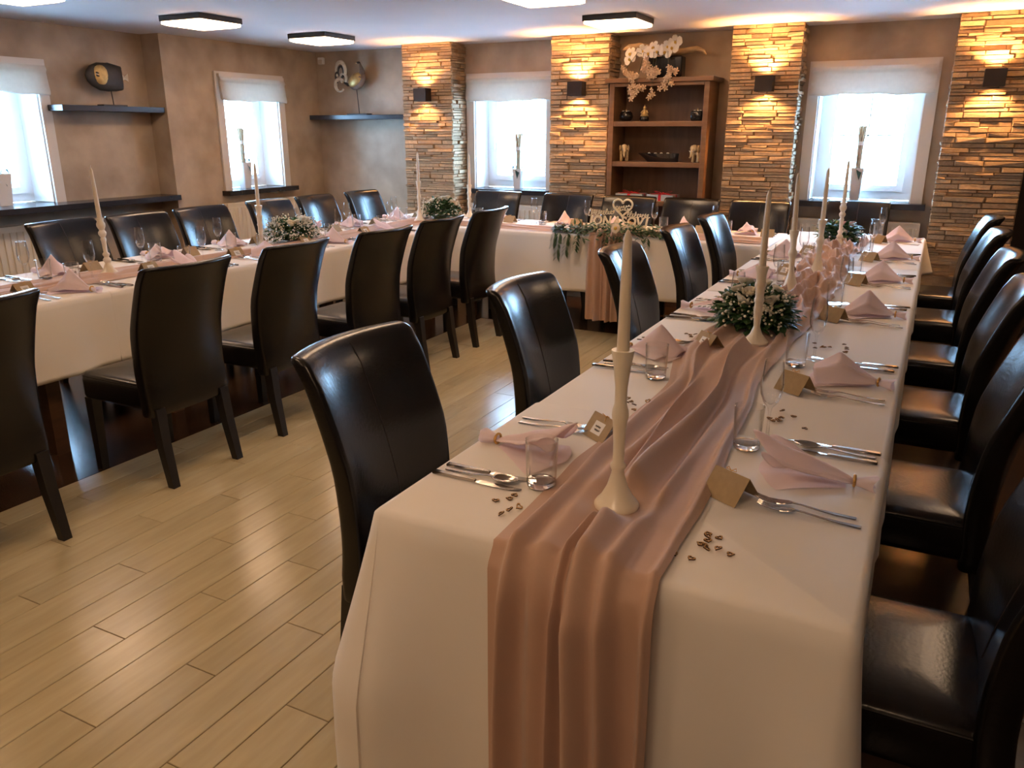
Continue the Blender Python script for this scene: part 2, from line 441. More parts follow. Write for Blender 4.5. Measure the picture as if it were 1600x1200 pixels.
# dark door added beside the last pillar, standing in for wall in shadow
d = empty('added_door', (1.06, YW, 0)); tag(d, 'added dark brown door standing in for shadowed wall beyond the last stone pillar', 'door', kind='structure')
MB().box(-.44, .44, -.05, -.01, 0.0, 2.02).build('added_door_leaf', M['door'], d)
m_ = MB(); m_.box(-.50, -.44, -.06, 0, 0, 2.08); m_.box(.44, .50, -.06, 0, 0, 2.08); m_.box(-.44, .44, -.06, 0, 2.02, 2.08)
m_.build('added_door_frame', M['door'], d)
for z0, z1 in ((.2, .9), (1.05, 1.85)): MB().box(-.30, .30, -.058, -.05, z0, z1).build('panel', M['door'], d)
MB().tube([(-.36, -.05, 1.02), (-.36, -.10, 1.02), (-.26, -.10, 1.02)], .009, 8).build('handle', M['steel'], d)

# windows. local frame: u along the wall, v into the wall (outward), z up
def make_window(name, axis, a0, a1, face, label, bars, plant_label=None):
    root = empty(name, (0, 0, 0)); tag(root, label, 'window', 'white casement windows', 'structure')
    def put(mbx, u0, u1, v0, v1, z0, z1):
        if axis == 'x': mbx.box(u0, u1, face+v0, face+v1, z0, z1)
        else: mbx.box(face-v1, face-v0, u0, u1, z0, z1)
    def one(nm, m, *b):
        mbx = MB(); put(mbx, *b); return mbx.build(nm, m, root)
    c = 0.085
    one('casing', M['casing'], a0-c, a0, -0.022, -0.001, WZ0-.005, WZ1+.075)
    one('casing', M['casing'], a1, a1+c, -0.022, -0.001, WZ0-.005, WZ1+.075)
    one('casing', M['casing'], a0, a1, -0.022, -0.001, WZ1, WZ1+.075)
    T = 0.012
    one('reveal', M['white'], a0, a0+T, 0, 0.30, WZ0+.01, WZ1-.001); one('reveal', M['white'], a1-T, a1, 0, 0.30, WZ0+.01, WZ1-.001)
    one('reveal', M['white'], a0+T, a1-T, 0, 0.30, WZ1-T, WZ1-.001)
    F = 0.065; v0, v1 = 0.24, 0.31
    fr = MB()
    put(fr, a0+T, a0+T+F, v0, v1, WZ0+.01, WZ1-T); put(fr, a1-T-F, a1-T, v0, v1, WZ0+.01, WZ1-T)
    put(fr, a0+T+F, a1-T-F, v0, v1, WZ0+.01, WZ0+.01+F); put(fr, a0+T+F, a1-T-F, v0, v1, WZ1-T-F, WZ1-T)
    fr = fr.build('window_frame', M['pvc'], root)
    i0, i1, j0, j1 = a0+T+F, a1-T-F, WZ0+.01+F, WZ1-T-F
    S = 0.05; sh = MB()
    put(sh, i0, i0+S, v0-.015, v0+.04, j0, j1); put(sh, i1-S, i1, v0-.015, v0+.04, j0, j1)
    put(sh, i0+S, i1-S, v0-.015, v0+.04, j0, j0+S); put(sh, i0+S, i1-S, v0-.015, v0+.04, j1-S, j1)
    sh = sh.build('sash', M['pvc'], root)
    mbx = MB(); put(mbx, i0+S, i1-S, v0+.012, v0+.016, j0+S, j1-S); mbx.build('pane', M['pane'], sh)
    if bars:
        cx, cz = (i0+i1)/2, j0+S+0.52*(j1-j0-2*S)
        mbx = MB(); put(mbx, cx-.006, cx+.006, v0+.006, v0+.022, j0+S, j1-S); mbx.build('glazing_bar', M['pvc'], sh)
        mbx = MB(); put(mbx, i0+S, i1-S, v0+.006, v0+.022, cz-.006, cz+.006); mbx.build('glazing_bar', M['pvc'], sh)
    hb = MB(); um = i0+S*.5
    put(hb, um-.012, um+.012, v0-.028, v0-.015, 1.40, 1.46); put(hb, um-.008, um+.008, v0-.045, v0-.028, 1.34, 1.44)
    hb.build('handle', M['pvc'], sh)
    # portal guides the sky light through the opening
    L = bpy.data.lights.new('portal', 'AREA'); L.shape = 'RECTANGLE'; L.size = a1-a0; L.size_y = WZ1-WZ0
    L.cycles.is_portal = True
    lo = bpy.data.objects.new('sky_portal', L); COL.objects.link(lo)
    um = (a0+a1)/2; zm = (WZ0+WZ1)/2
    if axis == 'x': lo.location = (um, face+.36, zm); lo.rotation_euler = (-PI/2, 0, 0)
    else: lo.location = (face-.36, um, zm); lo.rotation_euler = (0, -PI/2, 0)
    return root, put
w1, put1 = make_window('window_1', 'y', 3.465, 4.225, XN, 'white window in the left niche, cut by the picture edge', False)
w2, put2 = make_window('window_2', 'y', 5.905, 6.645, XL, 'white window in the left wall near the corner', False)
w3, put3 = make_window('window_3', 'x', -4.155, -3.365, YW, 'white window between two stone pillars, left of the bookcase', True)
w4, put4 = make_window('window_4', 'x', -0.945, -0.165, YW, 'white window with glazing bars to the right of the bookcase', True)
def sill(put, root, u0, u1, vf, vb, i0, i1, z1=0.960, h=0.045):
    mbx = MB(); put(mbx, u0, u1, -vf, 0.0, z1-h, z1); put(mbx, i0, i1, 0.0, vb, z1-h+.041, z1)
    mbx.build('sill', M['darksill'], root)
sill(put1, w1, 2.7, 5.254, .27, .24, 3.466, 4.224)
sill(put2, w2, 5.79, 6.76, .10, .24, 5.906, 6.644)
sill(put3, w3, -4.21, -3.24, .12, .24, -4.154, -3.366)
sill(put4, w4, -1.02, -0.05, .12, .24, -0.944, -0.166)

def make_blind(axis, a0, a1, face, label):
    um = (a0+a1)/2; w = (a1-a0)/2 + 0.062
    root = empty('roman_blind', (um, face, 2.025) if axis == 'x' else (face, um, 2.025), 0 if axis == 'x' else PI/2)
    MB().box(-w, w, -.055, -.023, -.03, 0).build('head_rail', M['casing'], root)
    # folded stack: profile in (y, z), extruded along x with a faint sag
    prof = [(-.056, -.028), (-.066, -.045), (-.070, -.060), (-.062, -.072), (-.060, -.085), (-.064, -.12), (-.070, -.17), (-.078, -.215), (-.075, -.235), (-.065, -.240), (-.050, -.232), (-.045, -.18), (-.040, -.10), (-.036, -.03)]
    nx = 24; rings = []
    for i in range(nx+1):
        x = -w + 2*w*i/nx
        sag = .006*math.sin(x*9+um*7) + .004*math.sin(x*23)
        rings.append([(x, y, z + (sag if z < -.1 else 0)) for y, z in prof])
    f = MB().loft(rings).build('fabric', M['blind'], root, smooth=True)
    tag(root, label, 'blind', 'cream roman blinds')
make_blind('y', 3.465, 4.225, XN, 'gathered cream roman blind over the niche window')
make_blind('y', 5.905, 6.645, XL, 'gathered cream roman blind over the left window near the corner')
make_blind('x', -4.155, -3.365, YW, 'gathered cream roman blind over the window left of the bookcase')
make_blind('x', -0.945, -0.165, YW, 'gathered cream roman blind over the window right of the bookcase')

# radiators under the windows
RIB = MB()
RIB.loft([[(-.014, 0, z0), (-.009, -.008, z0), (.009, -.008, z0), (.014, 0, z0)] for z0 in (0.0, 0.58)])
RIBM = RIB.mesh('rib', M['radiator'])
def make_radiator(loc, rz, L, label):
    root = empty('panel_radiator', loc, rz); n = int(L/.05)
    MB().box(-L/2, L/2, -.085, -.015, .16, .80).build('body', M['radiator'], root)
    gr = MB().box(-L/2-.003, L/2+.003, -.090, -.010, .80, .815).build('top_grille', M['radiator'], root)
    for k in range(2):
        sx = (-1, 1)[k]
        MB().box(sx*(L/2+.003)-.006, sx*(L/2+.003)+.006, -.092, -.008, .15, .812).build('side_panel', M['radiator'], root)
    for k in range(n):
        o = link('rib', RIBM, root); o.location = (-L/2 + (k+.5)*L/n, -.085, .19)
    MB().tube([(-L/2+.05, -.05, .16), (-L/2+.05, -.05, .004)], .009).build('pipe', M['radiator'], root)
    MB().box(-L/2+.1, L/2-.1, -.02, -.0005, .3, .7).build('bracket', M['radiator'], root)
    tag(root, label, 'radiator', 'cream panel radiators')
make_radiator((-0.555, YW-.016, 0), 0, .96, 'cream ribbed radiator under the window right of the bookcase')
make_radiator((-3.75, YW-.016, 0), 0, .84, 'cream ribbed radiator under the window left of the bookcase')
make_radiator((XL+.016, 6.25, .03), PI/2, 1.0, 'cream ribbed radiator under the left window near the corner')
make_radiator((XN+.016, 3.55, 0), PI/2, 1.2, 'cream ribbed radiator under the niche sill at the left edge')

# ceiling lights
def make_ceiling_light(label):
    root = empty('ceiling_light')
    s = .205
    fr = MB(); z0, z1 = -.040, -.002
    fr.box(-s, s, -s, -s+.022, z0, z1); fr.box(-s, s, s-.022, s, z0, z1); fr.box(-s, -s+.022, -s+.022, s-.022, z0, z1); fr.box(s-.022, s, -s+.022, s-.022, z0, z1)
    fr.box(-s+.022, s-.022, -s+.022, s-.022, -.012, -.002)
    fr.build('frame', M['lampframe'], root)
    q = s-.010
    rings = [[(sx*q, sy*q, -.0405) for sx, sy in ((-1,-1),(1,-1),(1,1),(-1,1))], [(sx*q, sy*q, -.058) for sx, sy in ((-1,-1),(1,-1),(1,1),(-1,1))], [(sx*(q-.03), sy*(q-.03), -.068) for sx, sy in ((-1,-1),(1,-1),(1,1),(-1,1))]]
    MB().loft(rings).build('diffuser', M['led'], root)
    return root
CL = Proto(make_ceiling_light(''))
cl_pos = [(-5.0, 4.70, 'square ceiling light with black frame over the window niche'), (-4.97, 6.02, 'square ceiling light with black frame near the corner by the bird'),
          (-2.25, 6.10, 'square ceiling light with black frame in front of the bookcase'), (-2.25, 4.78, 'square ceiling light cut off by the top picture edge')]
for x, y, lab in cl_pos: CL.place((x, y, ZC), 0, lab, 'ceiling light', 'square ceiling lights')
for k, (x, y) in enumerate([(-5.0, 3.28), (-5.0, 1.96), (-2.25, 3.44), (-2.25, 2.10), (-2.25, .76), (.55, 4.6), (-.5, .1), (-2.25, -.9), (.2, -1.2)]):  # panels out of view; the last is added to light the hanging cloth front
    CL.place((x, y, ZC), 0, 'further unseen square ceiling light, above and behind the viewer', 'ceiling light', 'square ceiling lights')

# sconces
def make_sconce():
    root = empty('wall_sconce')
    w, h, dd, t = .068, .058, .105, .004
    b = MB(); b.box(-w, w, -dd, -dd+t, -h, h); b.box(-w, -w+t, -dd+t, 0, -h, h); b.box(w-t, w, -dd+t, 0, -h, h); b.box(-w+t, w-t, -t, 0, -h, h)
    b.build('housing', M['sconce'], root)
    MB().box(-w+t, w-t, -dd+t, -t, -.004, .004).build('lamp_plate', M['sconce'], root)
    for s in (1, -1):
        MB().ellipsoid((0, -.05, s*.016), (.02, .02, .01), 10, 6).build('bulb', M['bulb'], root)
    return root
SC = Proto(make_sconce())
for (x, z, lab) in [(-4.54, 1.845, 'dark box wall light on the pillar beside the bird shelf'), (-2.925, 1.865, 'dark box wall light on the pillar left of the bookcase'),
               (-1.315, 1.87, 'dark box wall light on the pillar right of the bookcase'), (.268, 1.872, 'dark box wall light on the pillar at the far right')]:
    o = SC.place((x, YP-.012, z), 0, lab, 'wall light', 'up and down wall lights')
    for s in (1, -1):
        L = bpy.data.lights.new('sconce_lamp', 'SPOT'); L.energy = SCONCE_W if s > 0 else SCONCE_W*.6
        L.color = SCONCE_COL; L.spot_size = math.radians(125); L.spot_blend = .6; L.shadow_soft_size = .018
        lo = bpy.data.objects.new('sconce_lamp', L); COL.objects.link(lo); lo.parent = o
        lo.location = (0, -.068, s*.035); lo.rotation_euler = (PI if s > 0 else 0, 0, 0)

# outside: snow and bare trees
tag(MB().box(-40, 30, YW+.45, 45, -.9, -.6).build('ground_snow', M['snow']), 'snow covered ground outside the windows', 'snow', kind='structure')
tag(MB().box(-40, -6.85, -20, YW+.45, -.9, -.6).build('ground_snow_side', M['snow']), 'snow covered ground beyond the left wall', 'snow', kind='structure')
def make_tree(loc, seed, label):
    r = random.Random(seed); bark = MB(); sn = MB()
    def br(p, d, L, rad, lev):
        q = p + d*L; md = (p+q)/2 + Vector((r.uniform(-.04, .04), r.uniform(-.04, .04), 0))*L
        bark.tube([p, md, q], [rad, rad*.8, rad*.6], 5)
        if lev > 0 and abs(d.z) < .9: sn.tube([p+Vector((0,0,rad)), md+Vector((0,0,rad*.9)), q+Vector((0,0,rad*.6))], [rad*.9, rad*.9, rad*.5], 5)
        if lev < 4:
            for k in range(3 if lev < 2 else 4):
                nd = (d + Vector((r.uniform(-.9, .9), r.uniform(-.9, .9), r.uniform(-.35, .5)))).normalized()
                br(p + d*L*r.uniform(.45, 1), nd, L*r.uniform(.5, .72), rad*.55, lev+1)
    br(Vector((0, 0, -.75)), Vector((0, 0, 1)), 1.5, .07, 0)
    root = empty('snowy_tree', loc); bark.build('branches', M['bark'], root); tag(sn.build('snow_cover', M['snow'], root), kind='stuff')
    tag(root, label, 'tree')
make_tree((-4.2, 11.2, 0), 5, 'bare snowy tree outside the window left of the bookcase')
make_tree((.75, 12.6, 0), 9, 'bare snowy tree outside the window right of the bookcase')

# ------------------------------------------------------------------ chairs (sitter looks along local +Y)
def make_chair():
    root = empty('dining_chair')
    W = .232
    def yf(z):
        t = max(0, (z-.44)/.545)
        return -.168 - .148*t**1.6
    b = MB(); rings = []
    zt, r = .985, .020
    levels = [(.325, .004), (.332, 0.0)] + [(.36+i*.04, 0) for i in range(15)] + [(zt-r+r*math.sin(PI/2*k/4), r-r*math.cos(PI/2*k/4)) for k in range(5)]
    for z, ins in levels:
        w = W*(.955+.045*min(1, (z-.33)/.4)) - ins*.55; th = .036 - .007*min(1, max(0, (z-.4)/.5)) - ins
        th = max(th, .004)
        roll = -.016*max(0, (z-.90)/.085)**2
        ring = []
        for x, y in rr(w, th, min(.018, th*.9), 10, 3):
            bendy = .052*(x/W)**2 * min(1, max(.15, (z-.35)/.35))
            ring.append((x, yf(z)-.032+roll+y+bendy, z))
        rings.append(ring)
    back = b.loft(rings).build('backrest', M['leather'], root, smooth=True)
    s = MB(); pts = []
    for i in range(20):
        z = .50 + (zt-.015-.50)*i/19
        pts.append((0, yf(z)-.032+.036-.007*min(1, max(0, (z-.4)/.5))-.016*max(0, (z-.90)/.085)**2 + .0000, z))
    s.tube(pts, .0016, 5); s.build('front_seam', M['seam'], back)
    st = MB(); rings = []
    x0, y0, y1 = .215, -.190, .235
    for z, ins, cr in [(.352, .010, 0), (.358, .003, 0), (.37, 0, 0), (.45, 0, 0), (.462, .003, 0), (.470, .010, 0), (.476, .03, 0), (.482, .07, 0), (.485, .13, 0)]:
        rings.append([(x, (y0+y1)/2+y, z) for x, y in rr(x0-ins, (y1-y0)/2-ins, max(.03-ins*.2, .012), 6, 3)])
    seat = st.loft(rings).build('seat', M['leather'], root, smooth=True)
    pp = MB(); ring = [(x, (y0+y1)/2+y, .4585) for x, y in rr(x0-.001, (y1-y0)/2-.001, .03, 6, 3)]
    pp.tube(ring+[ring[0]], .0028, 5, False); pp.build('piping', M['leather'], seat)
    for sx in (-1, 1):
        m_ = MB()
        m_.loft([[(sx*.188+dx*.018, .205+dy*.018, 0) for dx, dy in ((-1,-1),(1,-1),(1,1),(-1,1))], [(sx*.186+dx*.024, .203+dy*.024, .354) for dx, dy in ((-1,-1),(1,-1),(1,1),(-1,1))]])
        m_.build('leg', M['blackwood'], root)
        m_ = MB()
        m_.loft([[(sx*.188+dx*.018, -.268+dy*.018, 0) for dx, dy in ((-1,-1),(1,-1),(1,1),(-1,1))], [(sx*.184+dx*.022, -.232+dy*.022, .20) for dx, dy in ((-1,-1),(1,-1),(1,1),(-1,1))], [(sx*.18+dx*.024, -.215+dy*.024, .36) for dx, dy in ((-1,-1),(1,-1),(1,1),(-1,1))]])
        m_.build('leg', M['blackwood'], root)
    return root
CH = Proto(make_chair())
R90 = PI/2
rj = random.Random(11)
def chairs(cs, label, group):
    for i, (x, y, rz) in enumerate(cs):
        CH.place((x, y, 0), rz, label.format(ORD[i]), 'chair', group)
# inner side of right table: sitter looks +x
chairs([(-1.022, 1.665, -R90), (-1.012, 2.64, -R90-.02), (-1.0, 3.68, -R90), (-.995, 4.63, -R90-.02), (-.98, 5.38, -R90)],
       'black leather high-back chair, {} from the camera, on the aisle side of the right table', 'chairs on the aisle side of the right table')
chairs([(.045, 1.66, R90), (.045, 2.58, R90), (.045, 3.48, R90), (.04, 4.33, R90), (.04, 5.28, R90), (.045, 6.13, R90)],
       'black leather high-back chair, {} from the camera, on the outer side of the right table', 'chairs on the outer side of the right table')
chairs([(-3.09, 1.50, R90+.02), (-3.10, 2.41, R90), (-3.12, 3.11, R90+.03), (-3.06, 3.80, R90-.02), (-3.09, 4.45, R90), (-3.11, 5.13, R90+.02)],
       'black leather high-back chair, {} from the camera, on the aisle side of the left table', 'chairs on the aisle side of the left table')
chairs([(-4.46, 2.36, -R90), (-4.46, 3.20, -R90+.03), (-4.44, 3.72, -R90), (-4.45, 4.26, -R90-.03), (-4.46, 4.97, -R90), (-4.44, 5.51, -R90+.02), (-4.42, 6.14, -R90)],
       'black leather high-back chair, {} from the camera, on the window side of the left table', 'chairs on the window side of the left table')
chairs([(-3.56, 6.36, PI), (-2.86, 6.36, PI), (-2.29, 6.36, PI+.02), (-1.76, 6.36, PI), (-1.22, 6.38, PI-.02), (-.52, 6.72, PI)],
       'black leather high-back chair behind the head table, {} from its left end', 'chairs behind the head table')

# ------------------------------------------------------------------ tables
def make_table(x0, x1, y0, y1, legs, label):
    root = empty('dining_table', ((x0+x1)/2, (y0+y1)/2, 0)); cx, cy = (x0+x1)/2, (y0+y1)/2
    rbox(MB(), x0-cx+.006, x1-cx-.006, y0-cy+.006, y1-cy-.006, .715, .750, .004).build('tabletop', M['tablewood'], root)
    m_ = MB(); i = .07
    m_.box(x0-cx+i, x1-cx-i, y0-cy+i, y0-cy+i+.025, .63, .715); m_.box(x0-cx+i, x1-cx-i, y1-cy-i-.025, y1-cy-i, .63, .715)
    m_.box(x0-cx+i, x0-cx+i+.025, y0-cy+i, y1-cy-i, .63, .715); m_.box(x1-cx-i-.025, x1-cx-i, y0-cy+i, y1-cy-i, .63, .715)
    m_.build('apron', M['tablewood'], root)
    for lx, ly in legs:
        MB().box(lx-cx-.035, lx-cx+.035, ly-cy-.035, ly-cy+.035, 0, .715).build('leg', M['tablewood'], root)
    tag(root, label, 'table')
RT = (-.953, -.015, 1.235, 6.74); LT = (-4.45, -3.565, .9, 6.55); HT = (-3.555, -.96, 5.74, 6.55)
def legs_for(t, ys):
    return [(x, y) for y in ys for x in (t[0]+.1, t[1]-.1)]
make_table(*RT, legs_for(RT, (1.40, 3.2, 4.9, 6.6)), 'long dining table under white cloths, the right wing of the banquet')
make_table(*LT, legs_for(LT, (1.0, 2.25, 2.95, 4.3, 5.6, 6.4)), 'long brown dining table under white cloths, the left wing of the banquet')
make_table(*HT, [(x, y) for x in (-3.4, -1.1) for y in (5.86, 6.43)], 'head table under a white cloth in front of the bookcase')

TOP = .757
def sstep(a, b, x):
    t = min(1, max(0, (x-a)/(b-a))); return t*t*(3-2*t)
def make_cloth(x0, x1, y0, y1, zt, drop, seed, label, waves=1.0, cornerflare=.10):
    """drop: dict F (low y), B, L (low x), R -> hang length"""
    r = random.Random(seed); rad = .018
    per = []   # (x, y, nx, ny, drop, corner)
    st = .022
    def edge(ax, ay, bx, by, nx, ny, dr, da, db):
        Ln = math.hypot(bx-ax, by-ay); n = max(2, int(Ln/st))
        for k in range(n):
            t = k/n; s0, s1 = t*Ln, (1-t)*Ln
            cn = math.exp(-(s0/.10)**2) if da > .05 and dr > .05 else 0
            cn2 = math.exp(-(s1/.10)**2) if db > .05 and dr > .05 else 0
            d_ = dr
            if da > dr: d_ = dr + (da-dr)*(1-sstep(.0, .10, s0))
            if db > dr: d_ = dr + (db-dr)*(1-sstep(.0, .10, s1))
            per.append((ax+(bx-ax)*t, ay+(by-ay)*t, nx, ny, d_, max(cn, cn2)))
    def corner(cx, cy, a0, da, db):
        for k in range(0, 7):
            a = a0+PI/2*k/6
            per.append((cx+rad*math.cos(a), cy+rad*math.sin(a), math.cos(a), math.sin(a), max(da, db) if min(da, db) > .05 else da+(db-da)*k/6, 1.0 if min(da, db) > .05 else 0))
    F, B, L, Rr = drop['F'], drop['B'], drop['L'], drop['R']
    edge(x0+rad, y0, x1-rad, y0, 0, -1, F, L, Rr); corner(x1-rad, y0+rad, -PI/2, F, Rr)
    edge(x1, y0+rad, x1, y1-rad, 1, 0, Rr, F, B); corner(x1-rad, y1-rad, 0, Rr, B)
    edge(x1-rad, y1, x0+rad, y1, 0, 1, B, Rr, L); corner(x0+rad, y1-rad, PI/2, B, L)
    edge(x0, y1-rad, x0, y0+rad, -1, 0, L, B, F); corner(x0+rad, y0+rad, PI, L, F)
    ph = [r.uniform(0, 6.3) for _ in range(6)]
    n = len(per); NR = 16
    rings = []
    er = .012
    rings.append([(p[0]-p[2]*er, p[1]-p[3]*er, zt) for p in per])
    rings.append([(p[0]-p[2]*er*.3, p[1]-p[3]*er*.3, zt-er*.25) for p in per])
    s_acc = [0]
    for i in range(1, n): s_acc.append(s_acc[-1]+math.hypot(per[i][0]-per[i-1][0], per[i][1]-per[i-1][1]))
    for k in range(NR+1):
        ring = []
        for i, (x, y, nx, ny, dr, cn) in enumerate(per):
            dd = er + max(0.0, dr-er)*(k/NR); f = dd/.36
            s = s_acc[i]
            wv = waves*(.010*math.sin(s*7.3+ph[0]) + .007*math.sin(s*15.1+ph[1]) + .004*math.sin(s*31+ph[2]))
            side = 1.0 if dr > .05 else 0
            o_ = (.004 + .008*min(f, 1.5) + wv*min(1, f)*1.0 + cn*cornerflare*(.25 if (x > (x0+x1)/2 and y < (y0+y1)/2) else 1)*min(f, 1.1)**1.1)*side
            o_ = max(o_, .003)
            hem = .006*math.sin(s*3.1+ph[3])*f*side
            ring.append((x+nx*o_, y+ny*o_, zt-dd+hem))
        rings.append(ring)
    mb_ = MB(); mb_.loft(rings, True, False)
    o = mb_.build('tablecloth', M['cloth'], None, smooth=math.radians(60))
    sol = o.modifiers.new('thickness', 'SOLIDIFY'); sol.thickness = .0015; sol.offset = -1
    tag(o, label, 'tablecloth', 'white tablecloths'); return o
sd = .365; ss = .258
make_cloth(RT[0]-.003, RT[1]+.003, RT[2]-.010, 2.02, TOP+.002, dict(F=.715, B=.003, L=ss, R=ss), 1, 'white tablecloth over the near end of the right table, hanging to the floor', .7, .092)
make_cloth(RT[0], RT[1], 1.30, 3.96, TOP-.001, dict(F=.003, B=.003, L=ss, R=ss), 2, 'white tablecloth on the right table around the nearer flower arrangement', .6)
make_cloth(RT[0], RT[1], 3.965, 5.10, TOP, dict(F=.003, B=.003, L=ss, R=ss), 3, 'white tablecloth on the right table just beyond the nearer flowers', .6)
make_cloth(RT[0], RT[1], 5.09, RT[3], TOP+.001, dict(F=.003, B=ss, L=.10, R=ss), 4, 'white tablecloth over the far end of the right table by the window', .6)
make_cloth(LT[0], LT[1], LT[2], 2.60, TOP, dict(F=sd, B=.003, L=ss, R=sd), 5, 'white tablecloth over the near end of the left table', 1)
make_cloth(LT[0], LT[1]+.002, 2.57, 4.75, TOP+.001, dict(F=.003, B=.003, L=ss, R=sd-.01), 6, 'white tablecloth over the middle of the left table', 1)
make_cloth(LT[0], LT[1], 4.74, LT[3], TOP, dict(F=.003, B=sd, L=ss, R=sd), 7, 'white tablecloth over the far end of the left table', 1)
make_cloth(HT[0]+.004, HT[1]-.004, HT[2], HT[3], TOP, dict(F=.445, B=.262, L=.003, R=.003), 8, 'white tablecloth over the head table', .9)

# ------------------------------------------------------------------ runners
def fbm(x, y, z=0, o=3):
    v = 0; a = 1; 
    for k in range(o): v += a*noise.noise(Vector((x, y, z+k*7.1))); a *= .5; x *= 2; y *= 2
    return v
def ridge(x, y, z):
    v = 0; a = 1.0
    for k in range(2):
        n_ = 1-abs(noise.noise(Vector((x, y, z+k*5.3)))*1.9); v += a*max(0, n_)**1.35; a *= .22; x *= 2.1; y *= 2.1
    return v/1.22
PRESS = []
FOLDS = [(-.122, .020, .022, .9, .3), (-.072, .030, .020, .5, 1.7), (-.018, .024, .017, .8, 2.9), (.034, .033, .020, .6, 4.4), (.082, .022, .018, .7, 5.1), (.126, .017, .016, .9, .9)]
def fold_h(u, y):
    """height of the lengthwise folds at cross position u (m from centre)"""
    h = 0
    for c, a, w, fr, ph in FOLDS:
        cc = c + .016*math.sin(y*2.1*fr+ph) + .008*math.sin(y*5.3+ph*2)
        aa = a*(.75+.35*math.sin(y*1.7*fr+ph*3))
        d_ = u-cc
        h += 1.45*aa*math.exp(-(d_/(w*(1.15 if d_ > 0 else .55)))**2)
    return h
def table_runner(name, y_start, y_end, cx, half, drape, label, zt, crumple_from, seed, swap=None, amp=1.0, nu=84):
    """strip along +y on the table; drape metres hang over the low-y end. swap maps (x,y,z)->world"""
    rows = []
    dy = .013
    s = -drape
    end = y_end-y_start
    mbx = []
    while s <= end:
        row = []
        y = y_start + max(s, 0)
        cxx = cx(y); hw = half(y)
        ck = sstep(crumple_from, crumple_from+.5, y)
        for i in range(nu+1):
            u = -1+2*i/nu
            uu = u*.155
            hf = fold_h(uu, s if s < 0 else y-y_start+seed)
            if s < 0: hf = fold_h(uu, .25*s+seed)
            hc = .085*ridge(uu*13+seed+.5*math.sin(y*2.3), y*3.2+uu*7, seed)*(1-.55*abs(u)**3) + .008*fbm(uu*14, y*9, seed) - .012
            edge = 1-sstep(.88, 1.0, abs(u))
            hh = amp*(hf*(1-ck)+max(0, hc)*ck)*(.25+.75*edge)*(1.5 if s < -.1 else 1.0+.5*min(1, max(0, -s/.1)))
            for bx, by, br in PRESS:
                d2 = ((cxx+u*hw-bx)**2+(y-by)**2)/br**2
                if d2 < 6 and s >= 0: hh *= 1-math.exp(-d2**2)
            wob = .010*fbm(y*2.2, seed+ (3 if u > 0 else 9), 0)*abs(u)
            x = cxx + u*hw + wob + (.012*math.sin(uu*60+y*3) * (1-ck)) * (1-abs(u)) + ck*.02*fbm(y*6, uu*9, seed+4)
            if s >= 0:
                R_ = .03
                fall = 0
                z = zt+.003+hh
                row.append((x, y - .010*(1-sstep(0, .05, s)), z))
            else:
                dd = -s
                out = .034 + hh*1.0*sstep(0, .10, dd)+ hh*.4*(1-sstep(0, .10, dd)) - .026*(1-sstep(0,.05,dd))
                z = zt+.003+hh*(1-sstep(0, .06, dd)) - dd
                row.append((x + .012*sstep(0, .4, dd)*math.sin(u*3+seed), y_start-out, z))
        rows.append(row); s += dy
    m_ = MB(); w = nu+1
    vs = [p if not swap else swap(p) for r_ in rows for p in r_]
    m_.add(vs, [(j*w+i, j*w+i+1, (j+1)*w+i+1, (j+1)*w+i) for j in range(len(rows)-1) for i in range(nu)])
    o = m_.build(name, M['runner'], None, smooth=math.radians(180))
    tag(o, label, 'table runner', 'dusty pink table runners'); return o
def rt_cx(y): return -.506 - .055*sstep(2.2, 2.75, y)*(1-sstep(3.0, 3.6, y)) + .012*math.sin(y*2)
def rt_half(y): return .166 - .03*sstep(1.6, 2.2, y) + .035*sstep(2.3, 2.8, y)*(1-sstep(3.1, 3.6, y))
PRESS[:] = [(-.502, 1.455, .078), (-.513, 2.965, .062), (-.56, 4.05, .062), (-.51, 4.62, .062), (-.525, 5.83, .062), (-.565, 3.2, .09), (-.55, 6.08, .09)]
table_runner('table_runner', 1.222, 6.35, rt_cx, rt_half, .70, 'dusty pink cloth runner along the right table, falling over its near end', TOP+.004, 3.1, 0.0)
PRESS[:] = [(-3.985, 2.90, .06), (-3.90, 3.98, .06), (-3.95, 5.93, .06), (-3.72, 6.40, .06), (-4.03, 4.42, .09), (-3.84, 6.12, .09)]
table_runner('table_runner', 1.2, 6.35, lambda y: -3.93+.03*math.sin(y*1.7), lambda y: .15+.015*math.sin(y*3), 0.0, 'dusty pink cloth runner along the left table', TOP+.002, 99, 4.0, amp=.55, nu=60)
PRESS[:] = []
# head table runner runs along x: local y -> world x
table_runner('table_runner', -3.60, -1.02, lambda y: -5.90-.02*math.sin(y*3), lambda y: .10+.012*math.sin(y*4), 0.0, 'dusty pink cloth runner along the front of the head table', TOP+.001, 99, 8.0, amp=.6, swap=lambda p: (p[1], -p[0], p[2]), nu=56)
# short hanging cloth in the middle of the head table
table_runner('table_runner', 5.743, 5.86, lambda y: -2.15, lambda y: .135, .655, 'dusty pink cloth tail hanging from the middle of the head table', TOP+.012, 99, 2.0, nu=44)

